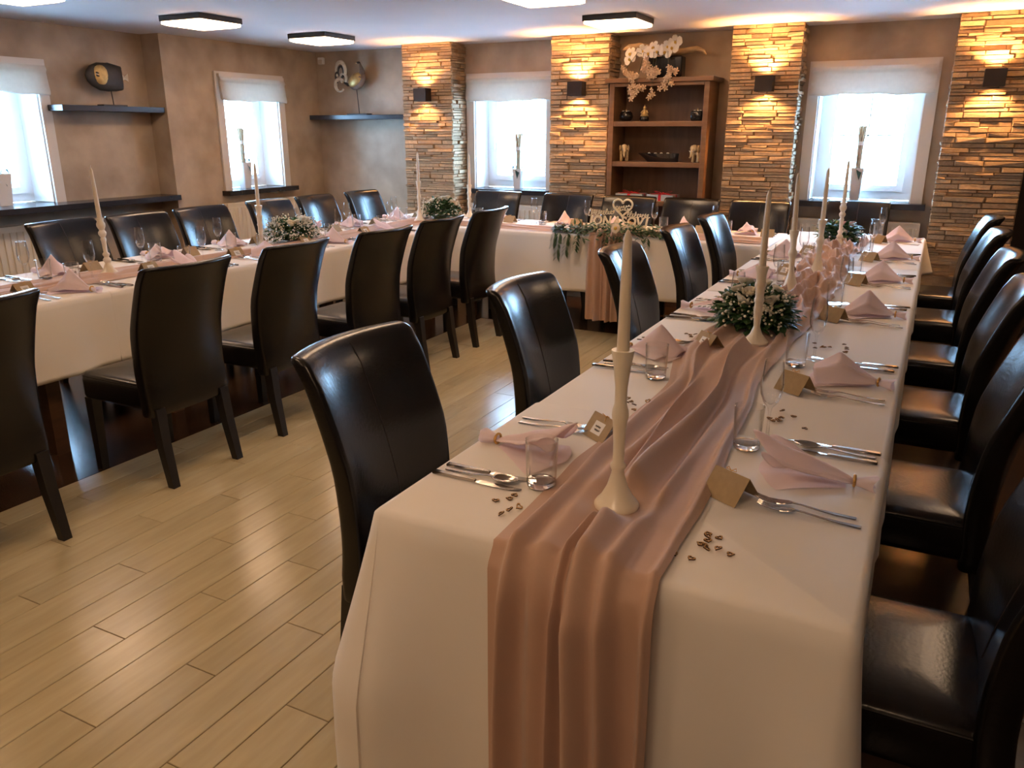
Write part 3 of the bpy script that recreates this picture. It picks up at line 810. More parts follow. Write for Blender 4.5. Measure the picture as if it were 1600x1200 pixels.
# ------------------------------------------------------------------ tableware prototypes
def p_tumbler():
    root = empty('water_tumbler')
    MB().lathe([(.0, .0015), (.030, .0015), (.0325, .004), (.0335, .02), (.0368, .110), (.0358, .1105), (.0350, .109), (.0322, .022), (.029, .016), (.0, .0145)], 24, cap0=False, cap1=False).build('glass_body', M['glass'], root, smooth=math.radians(40))
    MB().lathe([(.0, .002), (.0315, .002), (.0325, .006), (.0320, .0145), (.0, .0155)], 24, cap0=False, cap1=False).build('thick_base', M['solidglass'], root, smooth=math.radians(40))
    return root
def p_flute():
    root = empty('champagne_flute')
    MB().lathe([(.0, .003), (.030, .0015), (.031, .003), (.010, .008), (.0042, .016), (.0036, .075), (.006, .088)], 20, cap0=False, cap1=False).build('stem_foot', M['glass'], root, smooth=math.radians(40))
    MB().lathe([(.006, .088), (.018, .102), (.0268, .125), (.0288, .15), (.0265, .18), (.0230, .212), (.0222, .212), (.0256, .18), (.0278, .15), (.0258, .126), (.0165, .105), (.0, .094)], 20, cap0=False, cap1=False).build('bowl', M['glass'], root, smooth=math.radians(40))
    return root
def strip(mb_, prof, th=.0016):
    """flat bar along +y: prof rows (y, half width, z)"""
    rings = [[(-w, y, z), (w, y, z), (w*.9, y, z+th), (-w*.9, y, z+th)] for y, w, z in prof]
    mb_.loft(rings)
HANDLE = [(-.10, .0045, .001), (-.098, .0062, .001), (-.06, .0052, .0016), (-.02, .0036, .004), (.01, .0030, .0075)]
def p_fork():
    root = empty('table_fork')
    m_ = MB(); strip(m_, HANDLE + [(.025, .0034, .0085), (.034, .0085, .0075), (.045, .0115, .0055), (.056, .0118, .0045)], .0018)
    m_.build('handle', M['steel'], root, smooth=True)
    for k in range(4):
        x = -.0088+k*.00587; t = MB()
        rings = [[(x-w, y, z), (x+w, y, z), (x+w, y, z+.0017), (x-w, y, z+.0017)] for y, w, z in ((.054, .0020, .0045), (.075, .0017, .0045), (.094, .0012, .0085), (.103, .0006, .012))]
        t.loft(rings).build('tine', M['steel'], root)
    return root
def p_spoon():
    root = empty('table_spoon')
    m_ = MB(); strip(m_, HANDLE + [(.03, .0040, .008)], .0018); m_.build('handle', M['steel'], root, smooth=True)
    b = MB()
    def f(u, v):
        y = .025 + v*.066; w = .0205*math.sin(PI*min(1, max(0.02, v*.93+.05)))**.6
        x = (u*2-1)*w; dpt = .0085*(1-(u*2-1)**2)*math.sin(PI*min(1, max(0, v)))**.7
        return (x, y, .0095-dpt+.003*(v-.3))
    b.grid(f, 10, 12); o = b.build('bowl', M['steel'], root, smooth=math.radians(180))
    so = o.modifiers.new('t', 'SOLIDIFY'); so.thickness = .0014; so.offset = 1
    return root
def p_knife():
    root = empty('table_knife')
    m_ = MB()
    rings = [[(-w, y, .0006), (w, y, .0006), (w*.85, y, .0006+t), (-w*.85, y, .0006+t)] for y, w, t in ((-.113, .004, .004), (-.110, .0072, .0062), (-.06, .0066, .0062), (-.004, .0055, .0055), (.0, .0050, .0045))]
    m_.loft(rings).build('handle', M['steel'], root, smooth=True)
    b = MB(); rings = [[(-.0055, y, .001), (w, y, .0016), (-.0055, y, .0034)] for y, w in ((0, .0050), (.012, .0085), (.05, .0105), (.09, .0090), (.108, .0035), (.114, -.003))]
    b.loft(rings).build('blade', M['steel'], root)
    return root
def p_napkin(kind):
    root = empty('folded_napkin'); r = random.Random(70+kind)
    hgt = (.070, .105, .085)[kind]; wd = (.080, .090, .090)[kind]; npl = (2, 3, 2.5)[kind]
    def f(u, v):
        s_ = u*2-1; t = v
        w = .012 + (wd-.012)*t**.7
        y = -.075 + .20*t*(1-.20*abs(s_)**1.5) - (.03*t*s_ if kind == 1 else 0)
        if kind == 0:      # gathered cup opening towards the middle of the table
            h = .010*(1-t) + hgt*t**.8*(1-.5*abs(s_)**2) + .030*t*t*math.cos(s_*PI*2.2)
            y += .024*t*t*math.cos(s_*PI*2.6)
        elif kind == 1:    # steep tent with one peak
            h = .010*(1-t) + hgt*max(0, 1-abs(t-.55)/.56)**1.1*max(0, 1-abs(s_+.1))**1.1 + .008*t*math.cos(s_*8)
        else:              # broad tent with a folded flap
            h = .010*(1-t) + hgt*max(0, 1-abs(t-.62)/.66)*(1-abs(s_))**.9 + .022*t*max(0, math.cos((s_-.45)*6))
        h += .012*t*noise.noise(Vector((s_*2.3, t*3, kind*4.0)))
        x = s_*w + .012*t*math.sin(s_*5+kind)
        return (x, y, max(.0015, h)+.0015*(1+math.sin(s_*9)))
    m_ = MB(); m_.grid(f, 40, 22); o = m_.build('fan', M['napkin'], root, smooth=math.radians(180))
    so = o.modifiers.new('t', 'SOLIDIFY'); so.thickness = .0012
    # under-layer lying on the cloth, a loose corner sticking out
    def g(u, v):
        s_ = u*2-1; t = v
        return (s_*(.02+.085*t)+ (.02*t if kind == 0 else -.015*t), -.06+.19*t*(1-.25*s_*s_), .0022+.006*(1-abs(s_))*t+.003*math.sin(s_*7+t*5)*t)
    m_ = MB(); m_.grid(g, 22, 12); o = m_.build('under_layer', M['napkin'], root, smooth=math.radians(180))
    # gathered tail behind the ring
    def k_(u, v):
        a = u*2*PI; t = v; rr_ = .011+.014*t
        return (rr_*math.cos(a)*(1+.25*math.cos(3*a)*t), -.078-.042*t+.006*t*math.cos(2*a), .0125 + rr_*.75*math.sin(a)*(1+.2*math.sin(3*a)*t))
    m_ = MB(); m_.grid(k_, 18, 5); m_.build('tail', M['napkin'], root, smooth=math.radians(180))
    m_ = MB(); ring = [(.0135*math.cos(2*PI*i/14), -.076, .0140+.0118*math.sin(2*PI*i/14)) for i in range(15)]
    m_.tube(ring, .0035, 6, False); m_.build('ring', M['goldring'], root, smooth=True)
    return root
def p_card():
    root = empty('place_card')
    w, h, sp, t = .047, .055, .042, .0008
    for sgn in (-1, 1):
        m_ = MB(); m_.loft([[(-w, sgn*sp, 0), (w, sgn*sp, 0), (w, sgn*(sp-t*2), 0), (-w, sgn*(sp-t*2), 0)], [(-w, sgn*.0006, h), (w, sgn*.0006, h), (w, 0, h-t*2), (-w, 0, h-t*2)]])
        p = m_.build('panel', M['kraft'], root)
        if sgn < 0:
            def onp(x, s_, off): return (x, -sp*(1-s_)-off*.83, h*s_+off*.55)
            q = MB(); q.add([onp(-.021, .22, .0006), onp(.021, .22, .0006), onp(.021, .72, .0006), onp(-.021, .72, .0006)], [(0,1,2,3)])
            q.build('name_label', M['paper'], p)
            q = MB()
            for row, (a, b) in enumerate(((-.012, .010), (-.009, .013))):
                z_ = .52-.14*row
                q.tube([onp(a+(b-a)*k/14, z_+.045*math.sin(k*2.3+row), .0011) for k in range(15)], .0006, 4)
            q.build('handwriting', M['ink'], p)
    q = MB()
    q.tube([(.006, -.002, h+.001), (.016, -.006, h+.006), (.020, -.002, h+.003), (.006, -.002, h+.001), (-.004, -.006, h+.007), (-.009, -.001, h+.003), (.006, -.002, h+.001), (.012, -.010, h-.010)], .0010, 5)
    q.build('twine_bow', M['goldring'], root)
    return root
def heart_pts(s, n=16):
    return [(s*.0625*16*math.sin(t)**3*.5, s*.0625*(13*math.cos(t)-5*math.cos(2*t)-2*math.cos(3*t)-math.cos(4*t))*.5) for t in [2*PI*k/n for k in range(n)]]
def p_heart():
    out = heart_pts(.0165); inn = heart_pts(.0095); n = len(out)
    m_ = MB(); vs = [(x, y, 0) for x, y in out]+[(x, y, .0025) for x, y in out]+[(x, y, .0025) for x, y in inn]+[(x, y, 0) for x, y in inn]
    fs = []
    for i in range(n):
        j = (i+1) % n
        fs += [(i, j, n+j, n+i), (n+i, n+j, 2*n+j, 2*n+i), (2*n+i, 2*n+j, 3*n+j, 3*n+i), (3*n+i, 3*n+j, j, i)]
    m_.add(vs, fs)
    me = m_.mesh('confetti_heart', M['heart'])
    me.materials.append(M['heartedge'])
    for p in me.polygons:
        if abs(p.normal.z) < .5: p.material_index = 1
    return link('confetti_heart', me)
HOLD = [
  [(.046, 0), (.047, .006), (.043, .012), (.034, .022), (.022, .045), (.014, .072), (.0125, .080), (.016, .088), (.0165, .094), (.0115, .100), (.012, .14), (.0145, .185), (.0175, .200), (.0165, .212), (.0125, .225), (.0125, .26), (.017, .30), (.0225, .334), (.0225, .337), (.013, .337), (.013, .325)],
  [(.045, 0), (.046, .007), (.038, .016), (.022, .035), (.0125, .060), (.0115, .066), (.0135, .095), (.0165, .120), (.0175, .125), (.0155, .130), (.0150, .150), (.0185, .157), (.0185, .164), (.0150, .172), (.0170, .205), (.0205, .212), (.0205, .22), (.0165, .23), (.0185, .258), (.0225, .276), (.0235, .280), (.0235, .285), (.013, .285), (.013, .275)],
  [(.046, 0), (.047, .005), (.042, .012), (.030, .040), (.017, .085), (.013, .105), (.0135, .16), (.019, .175), (.0215, .186), (.019, .197), (.0135, .21), (.0155, .255), (.022, .285), (.0225, .296), (.013, .296), (.013, .286)],
  [(.044, 0), (.045, .006), (.030, .020), (.016, .050), (.0135, .056), (.021, .068), (.021, .076), (.012, .088), (.018, .100), (.018, .106), (.0105, .116), (.0125, .17), (.015, .185), (.0115, .195), (.0205, .212), (.0205, .222), (.0130, .234), (.0225, .255), (.0225, .268), (.0165, .28), (.0205, .298), (.013, .298), (.013, .288)],
]
def p_candle(kind, candle=.275):
    root = empty('candlestick')
    MB().lathe(HOLD[kind], 24).build('holder', M['holder'], root, smooth=math.radians(45))
    zt = HOLD[kind][-1][1]
    c = MB().lathe([(.0128, zt), (.0125, zt+.02), (.0108, zt+candle*.6), (.0082, zt+candle*.93), (.0055, zt+candle*.975), (.0020, zt+candle)], 16)
    co = c.build('candle', M['candle'], root, smooth=math.radians(60))
    MB().tube([(0, 0, zt+candle-.002), (.001, 0, zt+candle+.005), (.004, 0, zt+candle+.009)], .0008, 5).build('wick', M['paper'], co)
    return root

TUM = Proto(p_tumbler()); FLU = Proto(p_flute()); FORK = Proto(p_fork()); SPO = Proto(p_spoon()); KNI = Proto(p_knife()); CARD = Proto(p_card())
NAP = [Proto(p_napkin(k)) for k in range(3)]; HEART = Proto(p_heart())
ZT = TOP+.0035
def setting(x, y, rz, where, seed, items='ncfkgs', nk=None, jit=1.0, cardrot=None, tum=None):
    """place setting whose diner sits at local -y; local +x is the diner's right. origin at napkin"""
    r = random.Random(seed); c, s = math.cos(rz), math.sin(rz)
    def W(lx, ly, z=ZT): return (x+c*lx-s*ly, y+s*lx+c*ly, z)
    j = lambda a: r.uniform(-a, a)*jit
    k = r.randrange(3) if nk is None else nk
    NAP[k].place(W(j(.01), .0+j(.01)), rz+j(.25), 'pale pink ringed napkin, '+where, 'napkin', 'pink napkins at the places')
    if 'k' in items:
        KNI.place(W(.225+j(.008), -.015+j(.01)), rz+j(.06), 'silver knife on the outside, '+where, 'knife', 'table knives')
        KNI.place(W(.165+j(.008), -.005+j(.01)), rz+j(.06), 'silver knife beside the napkin, '+where, 'knife', 'table knives')
        SPO.place(W(.196+j(.006), -.010+j(.01), ZT), rz+j(.05), 'silver spoon, '+where, 'spoon', 'table spoons')
    if 'f' in items:
        FORK.place(W(-.165+j(.008), -.005+j(.01)), rz+j(.05), 'silver fork beside the napkin, '+where, 'fork', 'table forks')
        FORK.place(W(-.205+j(.008), -.010+j(.01)), rz+j(.06), 'silver fork on the outside, '+where, 'fork', 'table forks')
    if 'c' in items: CARD.place(W(-.17+j(.02), .150+j(.012)), (cardrot if cardrot is not None else rz)+j(.12), 'brown folded place card, '+where, 'place card', 'kraft place cards')
    if 'g' in items: TUM.place(W(.12+j(.02), .185+j(.008)) if tum is None else (tum[0], tum[1], ZT+(.012 if tum[0] > -.67 else 0)), 0, 'clear glass tumbler, '+where, 'glass', 'water tumblers')
    if 's' in items: FLU.place(W(.21+j(.02), .155+j(.02)), 0, 'tall champagne flute, '+where, 'glass', 'champagne flutes')
# right table, outer side: diner at +x looking -x
for i, (y, k) in enumerate([(1.80, 0), (2.64, 2), (3.70, 1), (4.62, 1), (5.50, 1), (6.42, 1)]):
    setting(-.150, y, R90, f'{ORD[i]} place from the camera, outer side of right table', 200+i, nk=k, jit=.7, cardrot=PI-.5)
for i, (y, k) in enumerate([(1.66, 0), (2.67, 1), (3.49, 0), (4.42, 2), (5.28, 1)]):
    setting(-.815, y, -R90, f'{ORD[i]} place from the camera, aisle side of right table', 220+i, nk=k, jit=.8, items='ncfkgs' if i > 1 else 'ncfkg', cardrot=-.66, tum=[(-.690, 1.486), (-.715, 2.40), None, None, None][i])
for i, (y, k) in enumerate([(2.50, 1), (3.22, 0), (3.86, 2), (4.50, 1), (5.15, 0)]):
    setting(-3.70, y, R90, f'{ORD[i]} visible place, aisle side of left table', 240+i, nk=k)
for i, (y, k) in enumerate([(2.75, 1), (3.45, 2), (4.05, 1), (4.85, 0), (5.38, 2), (6.05, 1)]):
    setting(-4.30, y, -R90, f'{ORD[i]} visible place, window side of left table', 260+i, nk=k)
for i, (x, k) in enumerate([(-3.40, 2), (-2.78, 1), (-2.30, 2), (-1.74, 1), (-1.24, 2)]):
    setting(x, 6.40, PI, f'{ORD[i]} place from the left at the head table', 280+i, nk=k)

# candlesticks
CK = [Proto(p_candle(0, .245)), Proto(p_candle(1)), Proto(p_candle(2)), Proto(p_candle(3))]
ck_t = []
for kind, x, y, z, lab, tilt in [
    (0, -.502, 1.455, .014, 'ivory candlestick with tapered candle at the near end of the right table', 0),
    (1, -.513, 2.965, .016, 'ivory candlestick in front of the nearer flower arrangement on the right table', 0),
    (2, -.560, 4.05, .016, 'ivory candlestick with a round knop, just beyond the nearer flower arrangement', .03),
    (2, -.510, 4.62, .018, 'ivory candlestick with a wide conical foot amid the crumpled runner', 0),
    (3, -.525, 5.83, .016, 'ivory beaded candlestick in front of the far flowers of the right table', 0),
    (3, -3.985, 2.90, .010, 'ivory beaded candlestick at the near part of the left table', -.03),
    (1, -3.90, 3.98, .010, 'ivory candlestick beside the nearer flowers of the left table', 0),
    (0, -3.95, 5.93, .0, 'ivory candlestick to the left of the far flowers of the left table', 0),
    (1, -3.72, 6.40, -.02, 'ivory candlestick to the right of the far flowers of the left table', 0)]:
    CK[kind].place((x, y, TOP+.010), y*2.3, lab, 'candlestick', 'ivory candlesticks', tilt=(0, tilt, y*2.3) if tilt else None)

# wooden confetti hearts
rh = random.Random(5)
for (cx, cy, n, sx, sy, lab) in [(-.304, 1.385, 11, .035, .045, 'tiny wooden confetti heart, scattered at the near right corner of the runner'),
      (-.700, 1.365, 7, .035, .035, 'tiny wooden confetti heart, scattered near the first tumbler on the aisle side'),
      (-.690, 2.10, 8, .045, .045, 'tiny wooden confetti heart, scattered behind the nearest candlestick'),
      (-.285, 2.19, 9, .05, .035, 'tiny wooden confetti heart, scattered behind the nearest champagne flute'),
      (-.260, 3.06, 10, .06, .045, 'tiny wooden confetti heart, scattered to the right of the nearer flower arrangement'),
      (-.760, 2.98, 4, .03, .04, 'tiny wooden confetti heart, scattered to the left of the nearer flower arrangement')]:
    for k in range(n):
        tl = rh.random() < .3
        HEART.place((cx+rh.gauss(0, sx*.8), cy+rh.gauss(0, sy*.8), TOP+.004+(.004 if tl else 0)), 0, lab, 'confetti', lab.split(',')[0]+' clusters', tilt=(rh.uniform(-.5, .5) if tl else 0, rh.uniform(-.5, .5) if tl else 0, rh.uniform(0, 6.3)))

# ------------------------------------------------------------------ flowers
def leaf(mb_, p, d, L, w, r, curl=.25):
    d = Vector(d).normalized(); side = d.cross(Vector((r.uniform(-.4, .4), r.uniform(-.4, .4), 1)))
    if side.length < 1e-3: side = Vector((1, 0, 0))
    side.normalize(); up = side.cross(d)
    p = Vector(p); pts = []
    for t, ww in ((0, .12), (.3, .9), (.6, 1.0), (.85, .5)):
        c = p + d*L*t - up*(curl*L*t*t)
        pts += [c - side*w*ww*.5, c + up*w*.10, c + side*w*ww*.5]
    tip = p + d*L - up*(curl*L)
    vs = [tuple(q) for q in pts] + [tuple(tip)]
    fs = []
    for k in range(3):
        a = k*3
        fs += [(a, a+1, a+4, a+3), (a+1, a+2, a+5, a+4)]
    fs += [(9, 10, 12), (10, 11, 12)]
    mb_.add(vs, fs)
def rose_mesh(m, seed):
    r = random.Random(seed); b = MB()
    b.ellipsoid((0, 0, .012), (.008, .008, .012), 8, 6)
    for lay, (n, rad, h, tilt) in enumerate(((3, .009, .026, .05), (4, .0135, .026, .10), (5, .0175, .024, .22), (5, .020, .019, .45))):
        for k in range(n):
            a0 = 2*PI*k/n + lay*.6 + r.uniform(-.1, .1)
            def f(u, v, a0=a0, rad=rad, h=h, tilt=tilt, n=n):
                a = a0 + (u-.5)*2*PI/n*1.35
                rr_ = rad*(.35+.65*math.sin(v*PI*.5)) + tilt*.012*v*v
                z = h*v*(1-.12*(2*u-1)**2) + .002*lay
                return (rr_*math.cos(a), rr_*math.sin(a), z)
            b.grid(f, 5, 4)
    return b.mesh('rose', m, smooth=math.radians(180))
ROSE = [rose_mesh(M['rose'], 1), rose_mesh(M['rose'], 2)]; PROSE = rose_mesh(M['pinkrose'], 3)
def bouquet(loc, rx, ry, h, n, roses, label, seed, fill=140, pink=0, big=1.0, fillside=None):
    r = random.Random(seed); root = empty('flower_arrangement', loc)
    tag(root, label, 'flowers', 'table flower arrangements')
    fo = MB()
    for k in range(n):
        a = r.uniform(0, 2*PI); e = r.random()**.6
        q = math.sqrt(1-(e*.92)**2)
        d = Vector((math.cos(a)*q, math.sin(a)*q, e)); rad = r.uniform(.45, .95)
        p = Vector((d.x*rx*rad, d.y*ry*rad, .012+d.z*h*rad))
        dd = Vector((d.x, d.y, d.z*.7-.12)) + Vector((r.uniform(-.5, .5), r.uniform(-.5, .5), r.uniform(-.35, .35)))
        leaf(fo, p, dd, r.uniform(.034, .056)*big, r.uniform(.022, .036)*big, r)
    for k in range(9):   # longer sprigs reaching out
        a = r.uniform(0, 2*PI); p0 = Vector((math.cos(a)*rx*.6, math.sin(a)*ry*.6, .03+r.random()*h*.5)); d = Vector((math.cos(a), math.sin(a), r.uniform(-.05, .35)))
        for t in range(7):
            p = p0 + d*.018*t
            for sg in (-1, 1): leaf(fo, p, d + sg*Vector((-d.y, d.x, .2))*.9, .02*big, .008*big, r)
    fo.build('foliage', M['leaf'], root)['kind'] = 'stuff'
    MB().lathe([(.05, .002), (.07, .006), (.075, .025), (.05, .035)], 14).build('base_cushion', M['stem'], root)
    for k in range(roses):
        a = r.uniform(0, 2*PI); e = r.uniform(.5, 1.0); q = math.sqrt(1-(e*.95)**2)
        o = link('rose', PROSE if k < pink else ROSE[k % 2], root)
        o.location = (math.cos(a)*q*rx*.86, math.sin(a)*q*ry*.86, .014+e*h)
        o.rotation_euler = (-math.sin(a)*q*.8, math.cos(a)*q*.8, r.uniform(0, 6)); o.scale = (1.1+r.uniform(-.15, .3),)*3
    fb = MB()
    for cl in range(max(1, fill//16)):
        a = r.uniform(0, 2*PI) if fillside is None else r.gauss(fillside, .7); e = r.uniform(.1, .95); q = math.sqrt(1-(e*.95)**2)
        c = Vector((math.cos(a)*q*rx, math.sin(a)*q*ry, .015+e*h))
        for k in range(16):
            p = c + Vector((r.gauss(0, .022), r.gauss(0, .022), r.gauss(0, .016)))
            s_ = r.uniform(.0034, .0060)
            fb.ellipsoid(p, (s_, s_, s_), 6, 4)
    fb.build('filler_blossoms', M['filler'], root)['kind'] = 'stuff'
    return root
bouquet((-.565, 3.20, TOP+.012), .165, .165, .145, 950, 11, 'green arrangement with cream roses on the right table behind a candlestick', 21, 300, fillside=-.7)
bouquet((-.55, 6.08, TOP+.012), .15, .13, .12, 480, 5, 'green arrangement with blush roses at the far end of the right table', 22, 60, pink=3)
bouquet((-4.03, 4.42, TOP+.012), .19, .19, .135, 480, 8, 'green arrangement with white filler blossoms in the middle of the left table', 23, 900)
bouquet((-3.84, 6.12, TOP+.012), .20, .15, .16, 480, 9, 'green arrangement with white blossoms at the far end of the left table', 24, 420)

# head table garland with the daisy
g = empty('leaf_garland', (-2.12, 5.80, TOP+.012)); tag(g, 'leafy eucalyptus garland trailing over the front edge of the head table', 'garland')
r = random.Random(31); fo = MB(); fo2 = MB()
for k in range(760):
    t = r.uniform(-1, 1); x = t*.47; wd = .10*(1-.55*abs(t))
    y = r.gauss(-.01, wd*.6); z = abs(r.gauss(0, .035))*(1-.5*abs(t))
    if y < -.075: z -= (-.075-y)*1.2
    y = max(y, -.125)
    d = Vector((r.uniform(-1, 1)+t*.8, r.uniform(-1, .3), r.uniform(-.3, .5)))
    leaf(fo if k % 3 else fo2, (x, y, z+.012), d, r.uniform(.035, .06), r.uniform(.014, .022), r)
for (sx, L) in ((-.40, .20), (-.33, .17), (-.44, .12), (-.25, .13), (.08, .12), (.16, .10), (-.02, .10), (.30, .08)):
    for k in range(int(L/.014)):
        t = k*.014
        p = (sx-.05*t*4*(1 if sx < 0 else -1)*.3, -.105-.02*math.sin(t*12), -t)
        for sg in (-1, 1): leaf(fo2 if k % 2 else fo, p, (sg*.8, -.25, -.7), r.uniform(.04, .055), .016, r)
fo.build('dark_leaves', M['leaf'], g)['kind'] = 'stuff'; fo2.build('pale_leaves', M['leaf2'], g)['kind'] = 'stuff'
MB().tube([(-.46, -.02, .012), (-.2, .0, .02), (0, -.02, .02), (.2, .0, .02), (.46, -.01, .01)], .006, 6).build('stem', M['stem'], g)
for k in range(6):
    o = link('rose', ROSE[k % 2], g); o.location = (r.uniform(-.4, .4), r.uniform(-.05, .02), .045); o.rotation_euler = (.5, 0, k); o.scale = (.75,)*3
dz = MB()
def petal(a, L, w):
    c, s = math.cos(a), math.sin(a)
    return [(c*.010, 0, s*.010), (c*L*.6-s*w, -.004, s*L*.6+c*w), (c*L, -.002, s*L), (c*L*.6+s*w, -.004, s*L*.6-c*w)]
for k in range(20): dz.add(petal(2*PI*k/20, .042, .0065), [(0, 1, 2, 3)])
for k in range(16): dz.add([(x*.8, y-.005, z*.8) for x, y, z in petal(2*PI*(k+.5)/16, .042, .0065)], [(0, 1, 2, 3)])
dd = dz.build('daisy', M['daisy'], g); dd.location = (.055, -.10, .055); dd.rotation_euler = (-.25, 0, 0)
MB().ellipsoid((0, -.008, 0), (.014, .008, .014), 12, 8).build('daisy_centre', M['yellow'], dd)

# wooden name sign standing behind the garland
sg = empty('name_sign', (-2.175, 6.05, TOP+.008)); tag(sg, 'pale laser-cut wooden name sign with a heart on the head table', 'sign')
sg.scale = (1, 1, 1)
rbox(MB(), -.275, .275, -.025, .025, 0, .012, .003).build('base_bar', M['sign'], sg)
MB().box(-.22, .22, -.004, .004, .012, .050).build('support', M['sign'], sg)
SUP = .038
def letter_mesh(ch, size, ext, off, shear):
    cu = bpy.data.curves.new('letter', 'FONT'); cu.body = ch; cu.size = size; cu.extrude = ext; cu.offset = off; cu.shear = shear; cu.resolution_u = 4
    o = bpy.data.objects.new('letter', cu); COL.objects.link(o)
    me = bpy.data.meshes.new_from_object(o.evaluated_get(bpy.context.evaluated_depsgraph_get()))
    bpy.data.objects.remove(o); me.name = 'letter'; me.materials.clear(); me.materials.append(M['sign'])
    return me
lets = [letter_mesh(ch, .104, .004, .0026, .18) for ch in 'JONASOVI']
def ext_x(me): xs = [v.co.x for v in me.vertices]; return min(xs), max(xs)
tot = sum(ext_x(m)[1]-ext_x(m)[0]+.004 for m in lets); xx = -tot/2; sc = .50/tot
for me in lets:
    a0, a1 = ext_x(me); o = link('letter', me, sg); o.rotation_euler = (PI/2, 0, 0); o.scale = (sc, 1, 1)
    o.location = ((xx-a0)*sc, -.004, SUP); xx += a1-a0+.004
hp = heart_pts(.30, 40)
m_ = MB(); m_.tube([(x*.52+.035, 0, y*.50+.185) for x, y in hp]+[(hp[0][0]*.52+.035, 0, hp[0][1]*.50+.185)], .0075, 8, False); m_.build('heart_outline', M['sign'], sg, smooth=True)
def script(x0, x1, z, hgt, seed, slant, tilt=0):
    r = random.Random(seed); pts = []
    n = int((x1-x0)/.0030)
    for k in range(n):
        t = k/n; big = 1.9 if (k % 22) < 6 else 1.0
        if k < 12: big = 2.1
        zz = hgt*.5*big*(math.sin(k*.95)+.25*math.sin(k*.4+seed))
        xx = x0+(x1-x0)*t+.010*math.cos(k*.95)+slant*zz
        pts.append((xx, -.002, z+zz+tilt*(xx-x0)))
    m_ = MB(); m_.tube(pts, .0030, 5); return m_
script(-.245, -.035, .138, .026, 2, .35).build('script_name', M['sign'], sg)
script(.075, .255, .130, .024, 5, .35, -.05).build('script_name', M['sign'], sg)
script(-.02, .10, .175, .010, 7, .2, .18).build('script_line', M['sign'], sg)
script(-.01, .09, .155, .009, 8, .2, .18).build('script_line', M['sign'], sg)

# ------------------------------------------------------------------ bookcase and what stands in it
BX0, BX1, BY0 = -2.625, -1.755, 6.95
bk = empty('bookcase', ((BX0+BX1)/2, (BY0+YW)/2, 0)); tag(bk, 'tall reddish brown open bookcase between the two middle stone pillars', 'bookcase')
hw, hd = (BX1-BX0)/2, (YW-.018-BY0)/2
by = hd
def bb(nm, x0, x1, y0, y1, z0, z1, m='bookwood', par=None): return rbox(MB(), x0, x1, y0, y1, z0, z1, .003).build(nm, M[m], par or bk)
bb('side_panel', -hw, -hw+.045, -hd, hd, 0, 1.905); bb('side_panel', hw-.045, hw, -hd, hd, 0, 1.905)
bb('top_panel', -hw-.035, hw+.035, -hd-.03, hd, 1.905, 1.94)
bb('top_rail', -hw+.045, hw-.045, -hd, -hd+.02, 1.875, 1.905)
bb('back_board', -hw+.045, hw-.045, hd-.015, hd, .05, 1.905, 'bookback')
for z in (1.592, 1.255, .925, .56): bb('shelf', -hw+.045, hw-.045, -hd+.004, hd-.015, z-.042, z)
bb('plinth', -hw+.045, hw-.045, -hd+.01, -hd+.03, 0, .08)
# black candle pots
def black_pot(loc, label, sq=False):
    root = empty('tealight_pot', loc)
    if sq: rbox(MB(), -.05, .05, -.05, .05, 0, .082, .014).build('pot', M['blackgloss'], root, smooth=True)
    else:
        MB().lathe([(.034, 0), (.056, .018), (.062, .045), (.05, .075), (.036, .085), (.032, .078), (.03, .05)], 20).build('pot', M['blackgloss'], root, smooth=True)
    r = random.Random(3)
    for k in range(5):
        a = k*1.3; MB().ellipsoid((.026*math.cos(a), .026*math.sin(a)-.01, .078), (.010, .008, .012), 8, 6).build('crystal', M['ivory'], root)
    MB().lathe([(.008, .08), (.006, .095), (.001, .105)], 8).build('knob', M['gold'], root)
    tag(root, label, 'pot', 'black pots on the bookcase')
black_pot((-2.50, 7.06, 1.592), 'squat black glazed pot at the left end of the top shelf')
black_pot((-1.865, 7.05, 1.592), 'black glazed pot with pale blossoms at the right end of the top shelf', True)
bz = empty('small_figurine', (-2.33, 7.05, 1.592)); tag(bz, 'small gilded seated figurine on a black base, on the top shelf', 'figurine')
MB().lathe([(.036, 0), (.042, .012), (.040, .03), (.030, .042)], 16).build('base', M['blackgloss'], bz, smooth=True)
MB().lathe([(.034, .042), (.036, .050), (.026, .062), (.020, .080), (.017, .092), (.008, .097), (.012, .108), (.011, .118), (.004, .126), (.001, .138)], 14).build('body', M['gold'], bz, smooth=True)
for s_ in (-1, 1): MB().tube([(s_*.018, 0, .088), (s_*.032, -.008, .070), (s_*.010, -.026, .058)], [.006, .006, .005], 6).build('arm', M['gold'], bz)
